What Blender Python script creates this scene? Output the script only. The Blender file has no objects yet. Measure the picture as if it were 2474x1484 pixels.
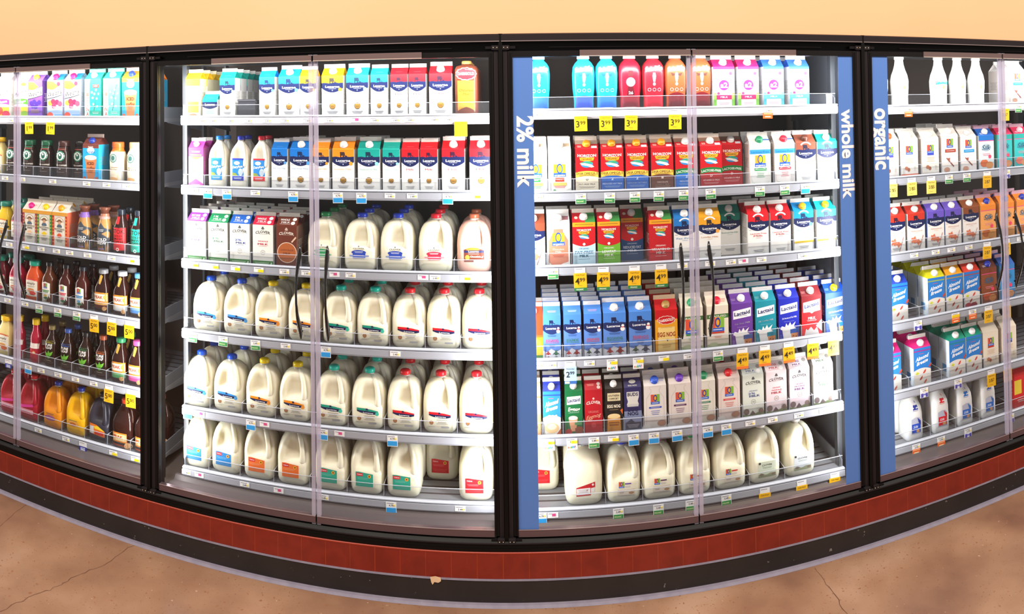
import bpy, math, random
from mathutils import Vector, Matrix, geometry
from math import sin, cos, pi, hypot

# ---------------------------------------------------------------- camera, light, exposure
SC = bpy.context.scene
COL = SC.collection
FPX, PX0, PY0, PITCH, ROLL = 1791.35, 1263.12, 233.61, .0179, .0138   # a phone panorama: cylinder, slightly pitched and rolled
CAM = Vector((0.0, -3.05, 1.99))
RIGHT = Vector((cos(ROLL), sin(ROLL)*sin(PITCH), -sin(ROLL)*cos(PITCH)))
FWD = Vector((0.0, cos(PITCH), sin(PITCH)))
UP = Vector((sin(ROLL), -cos(ROLL)*sin(PITCH), cos(ROLL)*cos(PITCH)))
cd = bpy.data.cameras.new('camera')
cd.type = 'PANO'
cd.panorama_type = 'CENTRAL_CYLINDRICAL'
cd.central_cylindrical_range_u_min = -PX0/FPX
cd.central_cylindrical_range_u_max = (2474-PX0)/FPX
cd.central_cylindrical_range_v_min = -(1484-PY0)/FPX
cd.central_cylindrical_range_v_max = PY0/FPX
cd.central_cylindrical_radius = 1.0
cd.clip_start = .01
cam = bpy.data.objects.new('camera', cd)
COL.objects.link(cam)
cam.matrix_world = Matrix(((RIGHT.x, UP.x, -FWD.x, CAM.x), (RIGHT.y, UP.y, -FWD.y, CAM.y), (RIGHT.z, UP.z, -FWD.z, CAM.z), (0, 0, 0, 1)))
SC.camera = cam

wd = bpy.data.worlds.new('world'); SC.world = wd; wd.use_nodes = True
wd.node_tree.nodes['Background'].inputs[0].default_value = (1.0, .92, .86, 1)
wd.node_tree.nodes['Background'].inputs[1].default_value = .42
vs = SC.view_settings
vs.view_transform = 'Standard'; vs.look = 'None'; vs.gamma = 1; vs.use_curve_mapping = False
vs.exposure = 0.18
SC.cycles.max_bounces = 6; SC.cycles.diffuse_bounces = 2; SC.cycles.glossy_bounces = 2
SC.cycles.transmission_bounces = 2; SC.cycles.transparent_max_bounces = 10
SC.cycles.caustics_reflective = False; SC.cycles.caustics_refractive = False
SC.cycles.use_denoising = True
SC.cycles.sample_clamp_indirect = 4

def area(name, loc, size, energy, color, direction):
    l = bpy.data.lights.new(name, 'AREA'); l.shape = 'RECTANGLE'; l.size, l.size_y = size
    l.energy = energy; l.color = color
    o = bpy.data.objects.new(name, l); COL.objects.link(o)
    o.location = loc
    o.rotation_euler = Vector(direction).to_track_quat('-Z', 'Y').to_euler()
    return o
W = .7954; CX = -.0896                        # door width and the middle post
POST = [CX + W*k for k in (-4, -2, 0, 2, 4)]  # posts between the four two-door coolers
# store ceiling light rows over the aisle
for k, x in enumerate((-3.4, -1.1, 1.2, 3.5)):
    area('ceiling_lamp', (x, -1.9, 4.3), (1.9, .35), 105, (1.0, .88, .76), (0, .12, -1))
# cooler lamps: tubes behind every post, lighting the goods from the front edge
for k, x in enumerate(POST):
    for s in (-1, 1):
        if (k == 0 and s < 0) or (k == 4 and s > 0): continue
        area('cooler_lamp', (x + s*.048, .075, 1.24), (.04, 1.85), 11.5, (1.0, .985, .95), (s*1.0, .42, 0))
for k in range(4):
    xm = (POST[k]+POST[k+1])/2
    area('cooler_lamp', (xm, .075, 2.205), (1.45, .05), 10, (1.0, .99, .97), (0, .45, -1))

# ---------------------------------------------------------------- points of the photograph
def ray(px, py):
    a = (px-PX0)/FPX
    return RIGHT*sin(a) + FWD*cos(a) + UP*((PY0-py)/FPX)
def at_y(px, py, Y):
    d = ray(px, py); return CAM + d*((Y-CAM.y)/d.y)
def at_z(px, py, Z):
    d = ray(px, py); return CAM + d*((Z-CAM.z)/d.z)
def proj(p):
    q = Vector(p)-CAM
    r, f, u = q.dot(RIGHT), q.dot(FWD), q.dot(UP)
    return PX0+FPX*math.atan2(r, f), PY0-FPX*u/hypot(r, f)
def x_for(px, Y, Z):
    x = (Y-CAM.y)*math.tan((px-PX0)/FPX)
    for _ in range(4):
        e = px-proj((x, Y, Z))[0]
        x += e*.003/max(.2, (proj((x+.003, Y, Z))[0]-proj((x, Y, Z))[0]))
    return x

# ---------------------------------------------------------------- materials
_M = {}
def lin(c):
    c /= 255.0
    return c/12.92 if c <= .04045 else ((c+.055)/1.055)**2.4
def rgb(h):
    return tuple(lin(int(h[i:i+2], 16)) for i in (0, 2, 4)) + (1,)
ROUGH = dict(paper=.42, plastic=.3, gloss=.12, matt=.8, metal=.35, milk=.33, frame=.38)
def mat(h, kind='paper'):
    k = (h, kind)
    if k in _M: return _M[k]
    m = bpy.data.materials.new(kind+'_'+h); m.use_nodes = True
    b = m.node_tree.nodes['Principled BSDF']
    b.inputs['Base Color'].default_value = rgb(h)
    b.inputs['Roughness'].default_value = ROUGH.get(kind, .4)
    if kind == 'metal': b.inputs['Metallic'].default_value = .6
    if kind == 'frame': b.inputs['Specular IOR Level'].default_value = .18
    if kind == 'matt': b.inputs['Specular IOR Level'].default_value = .1
    if kind == 'paper': b.inputs['Specular IOR Level'].default_value = .35
    if kind == 'milk':
        b.inputs['Specular IOR Level'].default_value = .55; b.inputs['Subsurface Weight'].default_value = .35; b.inputs['Subsurface Radius'].default_value = (.05, .04, .022); b.inputs['Subsurface Scale'].default_value = 1.0
        nt = m.node_tree; n = nt.nodes.new('ShaderNodeTexNoise'); n.inputs['Scale'].default_value = 14
        bp = nt.nodes.new('ShaderNodeBump'); bp.inputs['Strength'].default_value = .12; bp.inputs['Distance'].default_value = .01
        tc = nt.nodes.new('ShaderNodeTexCoord')
        nt.links.new(tc.outputs['Object'], n.inputs['Vector']); nt.links.new(n.outputs['Fac'], bp.inputs['Height']); nt.links.new(bp.outputs['Normal'], b.inputs['Normal'])
    _M[k] = m
    return m
def clear_mat(name, tint, gloss, veil=0.0, rough=.03, veilcol=(.8, .8, .85, 1)):
    m = bpy.data.materials.new(name); m.use_nodes = True; nt = m.node_tree
    nt.nodes.clear()
    out = nt.nodes.new('ShaderNodeOutputMaterial'); tr = nt.nodes.new('ShaderNodeBsdfTransparent'); gl = nt.nodes.new('ShaderNodeBsdfGlossy')
    mx = nt.nodes.new('ShaderNodeMixShader'); tr.inputs[0].default_value = tint; gl.inputs['Roughness'].default_value = rough
    lw = nt.nodes.new('ShaderNodeLayerWeight'); lw.inputs['Blend'].default_value = .25
    mp = nt.nodes.new('ShaderNodeMapRange'); mp.inputs['To Min'].default_value = gloss; mp.inputs['To Max'].default_value = gloss+.35
    nt.links.new(lw.outputs['Fresnel'], mp.inputs['Value']); nt.links.new(mp.outputs['Result'], mx.inputs[0])
    nt.links.new(tr.outputs[0], mx.inputs[1]); nt.links.new(gl.outputs[0], mx.inputs[2])
    last = mx
    if veil:
        df = nt.nodes.new('ShaderNodeBsdfDiffuse'); df.inputs[0].default_value = veilcol
        m2 = nt.nodes.new('ShaderNodeMixShader'); m2.inputs[0].default_value = veil
        nt.links.new(mx.outputs[0], m2.inputs[1]); nt.links.new(df.outputs[0], m2.inputs[2]); last = m2
    nt.links.new(last.outputs[0], out.inputs[0])
    return m
GLASS = clear_mat('door_glass', (.97, .975, .98, 1), .012)
ACRYL = clear_mat('clear_acrylic', (.93, .94, .95, 1), .015, .012)
EDGE = clear_mat('clear_edge_profile', (.88, .86, .94, 1), .08, .42, .15, rgb('cdc8dc'))
SHEEN = clear_mat('acrylic_rim_sheen', (.9, .9, .95, 1), .1, .6, .1, rgb('d8dce6'))  # pale veil paints the white highlight along clear acrylic edges
NECK = clear_mat('neck_plastic', (.85, .85, .82, 1), .08, .55, .2, rgb('e4e2d8'))

# ---------------------------------------------------------------- mesh helpers
class MB:
    def __init__(s): s.v = []; s.f = []; s.m = []; s.ms = []; s.sm = []
    def mi(s, m):
        if m not in s.ms: s.ms.append(m)
        return s.ms.index(m)
    def add(s, vs, fs, m, smooth=False):
        b = len(s.v); s.v += [tuple(p) for p in vs]; i = s.mi(m)
        for f in fs: s.f.append(tuple(b+k for k in f)); s.m.append(i); s.sm.append(smooth)
    def box(s, x0, x1, y0, y1, z0, z1, m):
        s.add([(x, y, z) for x in (x0, x1) for y in (y0, y1) for z in (z0, z1)],
              [(0, 1, 3, 2), (4, 6, 7, 5), (0, 4, 5, 1), (2, 3, 7, 6), (0, 2, 6, 4), (1, 5, 7, 3)], m)
    def prism(s, pts, x0, x1, m):
        """a profile in (y, z) drawn along x"""
        n = len(pts)
        s.add([(x0, y, z) for y, z in pts]+[(x1, y, z) for y, z in pts],
              [(i, (i+1) % n, n+(i+1) % n, n+i) for i in range(n)]+[tuple(range(n))[::-1], tuple(range(n, 2*n))], m)
    def loft(s, rings, m, smooth=True, cap=True, flip=False):
        n = len(rings[0]); vs = [p for r in rings for p in r]; fs = []
        for k in range(len(rings)-1):
            for i in range(n):
                j = (i+1) % n; fs.append((k*n+i, k*n+j, (k+1)*n+j, (k+1)*n+i))
        if cap: fs.append(tuple(range(n))[::-1]); fs.append(tuple(range((len(rings)-1)*n, len(rings)*n)))
        s.add(vs, fs, m, smooth)
    def tube(s, path, rad, m, seg=8, flat=1.0):
        rings = []; P = [Vector(p) for p in path]
        for i, p in enumerate(P):
            d = (P[min(i+1, len(P)-1)]-P[max(i-1, 0)]).normalized()
            a = d.cross(Vector((1, 0, 0)));
            if a.length < .2: a = d.cross(Vector((0, 1, 0)))
            a.normalize(); b = d.cross(a).normalized()
            r = rad[i] if isinstance(rad, (list, tuple)) else rad
            rings.append([tuple(p+a*(r*flat*cos(t*2*pi/seg))+b*(r*sin(t*2*pi/seg))) for t in range(seg)])
        s.loft(rings, m)
    def mesh(s, name):
        me = bpy.data.meshes.new(name); me.from_pydata(s.v, [], s.f)
        for m in s.ms: me.materials.append(m)
        me.polygons.foreach_set('material_index', s.m); me.polygons.foreach_set('use_smooth', s.sm)
        me.update(); return me
    def obj(s, name, parent=None, **kw):
        return link(name, s.mesh(name), parent, **kw)
def link(name, data, parent=None, loc=None, label=None, cat=None, group=None, kind=None):
    o = bpy.data.objects.new(name, data); COL.objects.link(o)
    if parent: o.parent = parent
    if loc is not None: o.location = loc
    if label: o['label'] = label
    if cat: o['category'] = cat
    if group: o['group'] = group
    if kind: o['kind'] = kind
    return o

# ---------------------------------------------------------------- print on packages: flat shapes laid on the package's own surface
_T = {}
def text_mesh(s, bold, shear, res=2):
    k = (s, bold, shear, res)
    if k in _T: return _T[k]
    c = bpy.data.curves.new('t', 'FONT'); c.body = s; c.size = 1; c.resolution_u = res; c.offset = bold; c.shear = shear
    o = bpy.data.objects.new('t', c); me = o.to_mesh()
    vs = [(v.co.x, v.co.y) for v in me.vertices]; fs = [tuple(p.vertices) for p in me.polygons]
    if vs:
        x0 = min(v[0] for v in vs); x1 = max(v[0] for v in vs)
        vs = [(v[0]-x0, v[1]) for v in vs]; w = x1-x0
    else: w = 1
    o.to_mesh_clear(); bpy.data.objects.remove(o); bpy.data.curves.remove(c)
    _T[k] = (vs, fs, w); return _T[k]
def strips(vs, fs, step=.09):
    """cut flat shapes into narrow upright strips so that they can follow a curved wall"""
    ov, of = [], []
    for f in fs:
        P = [vs[i] for i in f]
        if max(p[0] for p in P)-min(p[0] for p in P) < step: ov += P; of.append(tuple(range(len(ov)-len(P), len(ov)))); continue
        tris = [[P[i] for i in t] for t in (geometry.tessellate_polygon([[Vector((p[0], p[1], 0)) for p in P]]) if len(P) > 3 else [(0, 1, 2)])]
        for t in tris:
            lo = math.floor(min(p[0] for p in t)/step); hi = math.ceil(max(p[0] for p in t)/step)
            for k in range(lo, hi):
                q = t
                for s, x in ((1, k*step), (-1, (k+1)*step)):
                    r = []
                    for i in range(len(q)):
                        A, B = q[i-1], q[i]; da, db = s*(A[0]-x), s*(B[0]-x)
                        if (da >= 0) != (db >= 0): m = da/(da-db); r.append((A[0]+(B[0]-A[0])*m, A[1]+(B[1]-A[1])*m))
                        if db >= 0: r.append(B)
                    q = r
                    if len(q) < 3: break
                if len(q) >= 3: ov += q; of.append(tuple(range(len(ov)-len(q), len(ov))))
    return ov, of
class Art:
    """shapes in face units: u across 0..1, v up 0..1"""
    def __init__(s, w, h, curved=False, step=.00008): s.w = w; s.h = h; s.items = []; s.n = 1; s.curved = curved; s.step = step
    def _a(s, vs, fs, c, kind='paper'):
        s.items.append((vs, fs, c, s.n, kind)); s.n += 1
    def poly(s, pts, c): s._a(list(pts), [tuple(range(len(pts)))], c)
    def rect(s, u0, v0, u1, v1, c, sk=0.0):
        n = 8 if s.curved else 1
        vs = []; fs = []
        for i in range(n+1):
            t = i/n; u = u0+(u1-u0)*t; vs += [(u, v0+sk*t), (u, v1+sk*t)]
        for i in range(n): fs.append((2*i, 2*i+2, 2*i+3, 2*i+1))
        s._a(vs, fs, c)
    def band(s, v0, v1, top, bot, c, u0=0.0, u1=1.0, n=10):
        """strip whose top / bottom edges bulge by top / bot at the middle"""
        vs = []; fs = []
        for i in range(n+1):
            t = i/n; k = 4*t*(1-t); u = u0+(u1-u0)*t; vs += [(u, v0+bot*k), (u, v1+top*k)]
        for i in range(n): fs.append((2*i, 2*i+2, 2*i+3, 2*i+1))
        s._a(vs, fs, c)
    def ell(s, cu, cv, ru, rv=None, c='ffffff', n=16, a0=0, wob=0, wn=0):
        rv = ru*s.w/s.h if rv is None else rv
        s.poly([(cu+ru*(1+wob*cos(wn*t*2*pi/n))*cos(t*2*pi/n+a0), cv+rv*(1+wob*cos(wn*t*2*pi/n))*sin(t*2*pi/n+a0)) for t in range(n)], c)
    def ring(s, cu, cv, ru, k, c, rv=None, a=0.0, b=1.0, n=18):
        rv = ru*s.w/s.h if rv is None else rv; vs = []; fs = []
        for i in range(n+1):
            t = (a+(b-a)*i/n)*2*pi; vs += [(cu+ru*cos(t), cv+rv*sin(t)), (cu+ru*k*cos(t), cv+rv*k*sin(t))]
        for i in range(n): fs.append((2*i, 2*i+2, 2*i+3, 2*i+1))
        s._a(vs, fs, c)
    def text(s, t, cu, cv, h, c, w=None, b=.0, sh=0.0, arc=0.0, sk=0.0):
        m_ = 'M' in t and b > 0
        vs, fs, tw = text_mesh(t, 0 if m_ else b, sh)
        if not vs: return
        if m_:
            e = b*1.1; n0 = len(vs); vs = [(x-e, y) for x, y in vs]+[(x+e, y) for x, y in vs]; fs = fs+[tuple(i+n0 for i in f) for f in fs]
        hm = h*s.h/.70; wm = tw*hm/s.w
        kx = 1 if w is None else w/wm
        o = []
        for x, y in vs:
            uu = (x*hm/s.w-wm/2)*kx; q = uu/(max(1e-6, wm*kx/2))
            o.append((cu+uu, cv-h/2+y*hm/s.h - arc*q*q + sk*uu))
        s._a(o, fs, c)
    def fine(s, cu, cv, w, n, c, gap=.022, th=.35):
        vs = []; fs = []
        for i in range(n):
            ww = w*(1-.25*((i*37) % 3)/2); v = cv+((n-1)/2-i)*gap; b = len(vs)
            vs += [(cu-ww/2, v-gap*th/2), (cu+ww/2, v-gap*th/2), (cu+ww/2, v+gap*th/2), (cu-ww/2, v+gap*th/2)]; fs.append((b, b+1, b+2, b+3))
        s._a(vs, fs, c)
    def lay(s, mb, fn, kind='paper'):
        for vs, fs, c, n, kd in s.items:
            if s.curved: vs, fs = strips(vs, fs)
            mb.add([fn(u, v, n*s.step) for u, v in vs], fs, mat(c, kind))

# ---------------------------------------------------------------- package shapes; origin at the middle of the front bottom edge, goods reach back along +y
def carton(W, D, Hb, Hr, Hf, base, roof, fin, side=None, capc=None, art=None, rart=None, fart=None, capv=.45, sart=None):
    parts = []; h = W/2; side = side or base; mb = MB()
    mb.add([(-h, 0, 0), (h, 0, 0), (h, 0, Hb), (-h, 0, Hb)], [(0, 1, 2, 3)], mat(base))
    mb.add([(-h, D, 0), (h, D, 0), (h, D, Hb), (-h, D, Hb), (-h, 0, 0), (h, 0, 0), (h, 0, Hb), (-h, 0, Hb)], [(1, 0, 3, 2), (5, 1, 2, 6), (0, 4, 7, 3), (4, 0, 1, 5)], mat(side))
    if art: art.lay(mb, lambda u, v, o: ((u-.5)*W, -o, v*Hb))
    if sart:
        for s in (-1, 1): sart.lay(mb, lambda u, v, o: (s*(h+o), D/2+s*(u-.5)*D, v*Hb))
    parts.append(('carton_body', mb.mesh('carton_body'), None))
    mb = MB(); zt = Hb+Hr; k = .86; inx = .012
    R = mat(roof)
    mb.add([(-h, 0, Hb), (h, 0, Hb), (h-.001, D/2*k, zt), (-h+.001, D/2*k, zt), (-h, D, Hb), (h, D, Hb), (h-.001, D-D/2*k, zt), (-h+.001, D-D/2*k, zt)],
           [(0, 1, 2, 3), (5, 4, 7, 6), (3, 2, 6, 7)], R)
    # sides tucked in as on a folded gable
    for s in (-1, 1):
        mb.add([(s*h, 0, Hb), (s*h, D, Hb), (s*(h-inx*2.2), D/2, zt-.004), (s*(h-.001), D/2*k, zt), (s*(h-.001), D-D/2*k, zt)],
               [(0, 1, 2), (0, 2, 3), (1, 4, 2)], R)
    if rart: rart.lay(mb, lambda u, v, o: ((u-.5)*W, v*D/2*k-o*.7, Hb+v*Hr+o*.7))
    parts.append(('gable_top', mb.mesh('gable_top'), None))
    mb = MB(); a, b = D/2*k, D-D/2*k; ym = D/2
    mb.box(-h+.001, h-.001, ym-.0045, ym+.0045, zt-.001, zt+Hf, mat(fin))
    if fart: fart.lay(mb, lambda u, v, o: ((u-.5)*W, ym-.0045-o, zt+v*Hf))
    parts.append(('top_seal', mb.mesh('top_seal'), None))
    if capc:
        mb = MB(); r = .0165 if W > .08 else .0135; d = Vector((0, D/2*k, Hr)).normalized(); n = Vector((0, -d.z, d.y)); c = Vector((0, D/2*k*capv, Hb+Hr*capv)); x = Vector((1, 0, 0))
        rings = []
        for q, (rr, hh) in enumerate(((r*1.12, .001), (r*1.12, .003), (r, .0035), (r, .013), (r*.9, .0155), (r*.3, .016))):
            rings.append([tuple(c+n*hh+x*(rr*cos(t*pi/9))+d*(rr*sin(t*pi/9))) for t in range(18)])
        mb.loft(rings, mat(capc, 'plastic')); parts.append(('screw_cap', mb.mesh('screw_cap'), None))
    return parts
def prof(P, z):
    for (a, ra), (b, rb) in zip(P, P[1:]):
        if z <= b: return ra+(rb-ra)*(z-a)/max(1e-6, b-a)
    return P[-1][1]
def sq(t, n):
    c, s = cos(t), sin(t); return (abs(c)**(2/n)*(1 if c >= 0 else -1), abs(s)**(2/n)*(1 if s >= 0 else -1))
def bottle(W, D, H, P, n, body, capP, cap, art=None, bkind='gloss', nf=None, bname='bottle_body', capn='screw_cap', bands=(), pocket=None, handle=None, seg=28, artname='label_print', z0=0.0):
    """P: (z, r) in fractions of H and W/2; n squareness; nf(z) squareness up the body"""
    parts = []; nn = nf or (lambda z: n)
    def rr(z, t):
        r = prof(P, z)
        if pocket:
            a = math.atan2(sin(t-pocket[0]), cos(t-pocket[0]))
            w = min(1, 1.7*max(0, 1-(a/pocket[1])**2)); q = (z-pocket[3])/(pocket[4]-pocket[3])
            if 0 < q < 1: r *= 1-pocket[2]*w*min(1, q*4.5)*min(1, (1-q)*2.2)*(1-.25*q)
        return r
    zs = []
    for (a, _), (b, _) in zip(P, P[1:]):
        k = max(1, int((b-a)/(.04 if pocket else .09)+.5)); zs += [a+(b-a)*i/k for i in range(k)]
    zs.append(P[-1][0]); rings = []
    for z in zs:
        ring = []
        for i in range(seg):
            t = 2*pi*i/seg; c, s = sq(t, nn(z)); r = rr(z, t); ring.append((c*r*W/2, D/2+s*r*D/2, z*H))
        rings.append(ring)
    mb = MB(); cut = [0]+[next(i for i, z in enumerate(zs) if z >= b[0]-1e-6) for b in bands]+[len(zs)-1]
    ms = [mat(body, bkind)]+[b[1] if not isinstance(b[1], str) else mat(b[1], bkind) for b in bands]
    for a, b, m in zip(cut, cut[1:], ms):
        if b > a: mb.loft(rings[a:b+1], m, cap=False)
    mb.add(rings[0], [tuple(range(seg))[::-1]], ms[0])
    parts.append((bname, mb.mesh(bname), None))
    if capP:
        mb = MB(); m = mat(cap, 'plastic')
        rings = [[(r*W/2*cos(t*2*pi/20)*(1+.015*(t % 2)), D/2+r*W/2*sin(t*2*pi/20)*(1+.015*(t % 2)), z*H) for t in range(20)] for z, r in capP]
        mb.loft(rings, m); parts.append((capn, mb.mesh(capn), None))
    if handle:
        mb = MB(); a = handle['a']; ca, sa = cos(a), sin(a)
        path = [(ca*r*W/2, D/2+sa*r*D/2, z*H) for z, r in handle['p']]
        mb.tube(path, handle['r'], ms[0], 10, handle.get('flat', 1)); parts.append(('handle', mb.mesh('handle'), None))
    if art:
        mb = MB()
        def fn(u, v, o):
            x = (u-.5)*W; z = min(1, max(0, v)); r = max(.05, prof(P, z)); q = min(.985, abs(x)/(r*W/2)); k = nn(z)
            return (x, D/2-r*D/2*(1-q**k)**(1/k)-o-.0004, v*H)
        art.lay(mb, fn); parts.append((artname, mb.mesh(artname), None))
    return parts
def hexmix(a, b, t):
    return ''.join('%02x' % int(int(a[i:i+2], 16)*(1-t)+int(b[i:i+2], 16)*t) for i in (0, 2, 4))

# ---- cartons
WH = 'f3f1ec'; NAVY = '121d4c'
DIM = dict(h=(.1, .1, .190, .036, .018), q=(.077, .077, .190, .031, .016), p=(.077, .077, .088, .028, .014), t=(.1, .1, .205, .036, .018))
def cart(size, base, roof, fin, draw, rdraw=None, fdraw=None, **kw):
    W, D, Hb, Hr, Hf = DIM[size]; a = Art(W, Hb); draw(a)
    r = None
    if rdraw: r = Art(W, math.hypot(Hr, D/2*.86)); rdraw(r)
    f = Art(W, Hf)
    if fdraw: fdraw(f)
    else: f.fine(.5, .5, .5, 1, 'b9b4ac', .2)
    s = Art(D, Hb)
    sc = '9a958c' if sum(int(base[i:i+2], 16) for i in (0, 2, 4)) > 380 else 'd8d4cc'
    s.fine(.5, .55, .62, 7, sc, .035); s.rect(.3, .12, .7, .32, hexmix(base, sc, .35))
    kw.setdefault('sart', s)
    return carton(W, D, Hb, Hr, Hf, base, roof, fin, art=a, rart=r, fart=f, **kw)
def cow(a, u, v, s, c):
    k = a.w/a.h
    a.poly([(u-.09*s, v+.05*s*k*2), (u+.07*s, v+.05*s*k*2), (u+.1*s, v-.02*s*k), (u+.17*s, v-.03*s*k), (u+.15*s, v-.07*s*k), (u+.06*s, v-.03*s*k), (u+.05*s, v-.1*s*k), (u+.02*s, v-.1*s*k),
            (u+.01*s, v-.03*s*k), (u-.04*s, v-.03*s*k), (u-.05*s, v-.1*s*k), (u-.08*s, v-.1*s*k)], c)
def lucerne(size, C, prod, pc, acc=None, capc=None, arch=False, strip=None, body=WH, blot=None, side=None):
    q = size == 'q'; p = size == 'p'
    def d(a):
        if p:
            a.rect(0, .86, 1, 1, C); a.band(.62, .88, 0, -.12, NAVY); a.text('Lucerne', .5, .74, .13, 'ffffff', .66, .02)
            a.fine(.5, .38, .6, 4, '6fc9bf', .07); return
        a.rect(0, .80, 1, 1.0, C); cow(a, .47, .87, 1.3, hexmix(C, '0b1030', .8))
        a.poly([(0, .8), (1, .8), (1, .83), (.8, .822), (.6, .835), (.35, .815), (.15, .83), (0, .82)], NAVY)
        a.band(.70, .81, 0, -.105, NAVY)
        if arch: a.ring(.5, .845 if not q else .85, .33, .8, 'ffffff', a=.1, b=.4)
        a.text('Lucerne', .5, .735, .052, 'ffffff', .66, .025)
        a.fine(.5, .685, .34, 1, 'c9cde0', .02); a.ell(.5, .645, .025, c='c9cde0', n=8)
        if acc: a.ell(.86, .665, .085, c=acc)
        a.fine(.11, .62, .12, 1, '77737a', .02)
        y = .535
        for i, t in enumerate(prod): a.text(t, .5, y-i*.055, .036 if len(t) > 4 else .045, pc, min(.78, .11*len(t)), .008)
        a.fine(.5, y-.055*len(prod)+.005, .26, 1, hexmix(pc, 'ffffff', .3), .02)
        if strip: a.rect(.02, .22, 1, .27, strip); a.fine(.5, .245, .8, 1, '8a6a10', .018)
        elif not arch:
            if blot: a.ell(.35, .3, .16, c=blot, wob=.3, wn=5); a.ell(.6, .24, .13, c=blot, wob=.3, wn=4); a.poly([(.62, .05), (.66, .05), (.9, .4), (.87, .42)], 'b98f86')
            else:
                a.ell(.5, .275, .145, c='b8862a'); a.ring(.5, .275, .145, .82, '6d5318'); a.text('ANIMAL', .5, .272, .018, '2c2410', .2, .02); a.fine(.5, .25, .16, 1, '2c2410', .02)
        a.fine(.5, .12, .5, 3, '6d6f7c', .022); a.rect(.05, .03, .09, .05, '9a9a9a')
    fd = None
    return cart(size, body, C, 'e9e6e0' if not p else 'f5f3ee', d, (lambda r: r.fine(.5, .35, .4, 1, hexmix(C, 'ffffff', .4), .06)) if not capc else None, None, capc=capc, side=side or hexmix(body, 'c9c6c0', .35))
def clover(C, l1, l2, c2, organic=None, choc=False, cap=None, nog=False):
    body = '6a2f1c' if choc else ('b01424' if nog else (organic or 'efeee6'))
    def d(a):
        w = 'f3e9df' if (choc or nog) else '2c2f33'
        a.ell(.5, .93, .05, c=hexmix(body, w, .75)); a.ell(.5, .905, .08, .02, hexmix(body, w, .75))
        a.text('CLOVER', .5, .83, .062, w, .72, .02, arc=.03); a.fine(.5, .775, .4, 1, hexmix(body, w, .5), .02)
        if choc:
            a.ell(.52, .36, .47, c='f0d6c2', n=28); a.ell(.52, .36, .44, c='b4602f', n=28); a.text('CHOCOLATE', .52, .42, .035, '5a2412', .62, .01); a.text('MILK', .52, .34, .04, '5a2412', .34, .01)
            a.poly([(.72, .62), (.78, .6), (.98, .72), (.94, .75)], 'e8c7a8'); return
        if nog:
            a.text('ORGANIC', .5, .60, .045, 'd9a09a', .5); a.text('Eggnog', .5, .50, .08, 'e8c7a0', .8, .01, .3, sk=.1); a.ring(.5, .3, .17, .85, 'c8555a'); return
        if organic: a.text('ORGANIC', .5, .62, .032, c2, .4)
        a.text(l1, .42 if '%' in l1 else .5, .60 if not organic else .56, .045 if '%' in l1 else .032, c2, .34 if '%' in l1 else .5, .015)
        a.text(l2, .56 if '%' in l1 else .5, .53 if not organic else .5, .05, c2, .5, .02); a.fine(.5, .48, .4, 1, c2, .015)
        a.ring(.5, .33 if not organic else .36, .11, .88, '8c8f88'); a.fine(.5, .33 if not organic else .36, .12, 2, '8c8f88', .02)
        if organic:
            a.poly([(0, 0), (1, 0), (1, .12), (.7, .1), (.4, .05), (0, .08)], '7c8a5c'); a.ell(.16, .14, .14, c='7d6a66', n=10); a.ell(.85, .13, .12, c='8d766c', n=10); a.poly([(.3, .05), (.45, .16), (.6, .06)], '6e5a58')
        else:
            a.rect(0, 0, 1, .13, '3f7f3c'); a.fine(.45, .066, .7, 2, 'cfe3c8', .03); a.poly([(.85, .03), (.9, .1), (.95, .09), (.92, .02)], 'cfe3c8')
    def r(a):
        w = 'ffffff' if not organic else c2
        a.text(l1, .3 if '%' in l1 else .36, .66, .2, w, .25 if '%' in l1 else .45, .02); a.text(l2 or 'MILK', .42, .38, .18, w, .42, .02); a.fine(.4, .2, .5, 1, w, .06)
        a.ell(.82, .72, .1, c='ffffff' if not organic else 'a9a5a0'); a.ell(.78, .3, .1, c='ffffff')
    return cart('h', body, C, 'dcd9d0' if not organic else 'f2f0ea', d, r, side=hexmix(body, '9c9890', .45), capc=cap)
def ologo(a, u, v, s, big=False):
    k = a.w/a.h
    if big:
        a.rect(u-s, v, u-s*.1, v+1.6*s*k, 'f7a824'); a.rect(u-s*.1, v, u+s, v+1.6*s*k, 'e6e02c'); a.rect(u-s*1.05, v-.5*s*k, u+s*1.05, v+.02, '2f62c4'); a.text('organics', u, v-.22*s*k, .36*s*k, 'ffffff', 1.8*s, .01)
        a.ring(u, v+.85*s*k, s*.52, .72, '1f4fb4', rv=s*.85*k); return
    a.rect(u-s, v, u-s*.35, v+1.6*s*k, 'e0553a'); a.rect(u-s*.35, v, u+s*.35, v+1.6*s*k, 'f3a72a'); a.rect(u+s*.35, v, u+s, v+1.6*s*k, '84b840')
    a.rect(u-s, v-.55*s*k, u+s, v, '3763c0'); a.fine(u, v-.27*s*k, 1.4*s, 1, 'e8ecff', .3*s*k); a.ring(u, v+.8*s*k, s*.42, .6, '2f3f9a', rv=s*.75*k)
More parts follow.
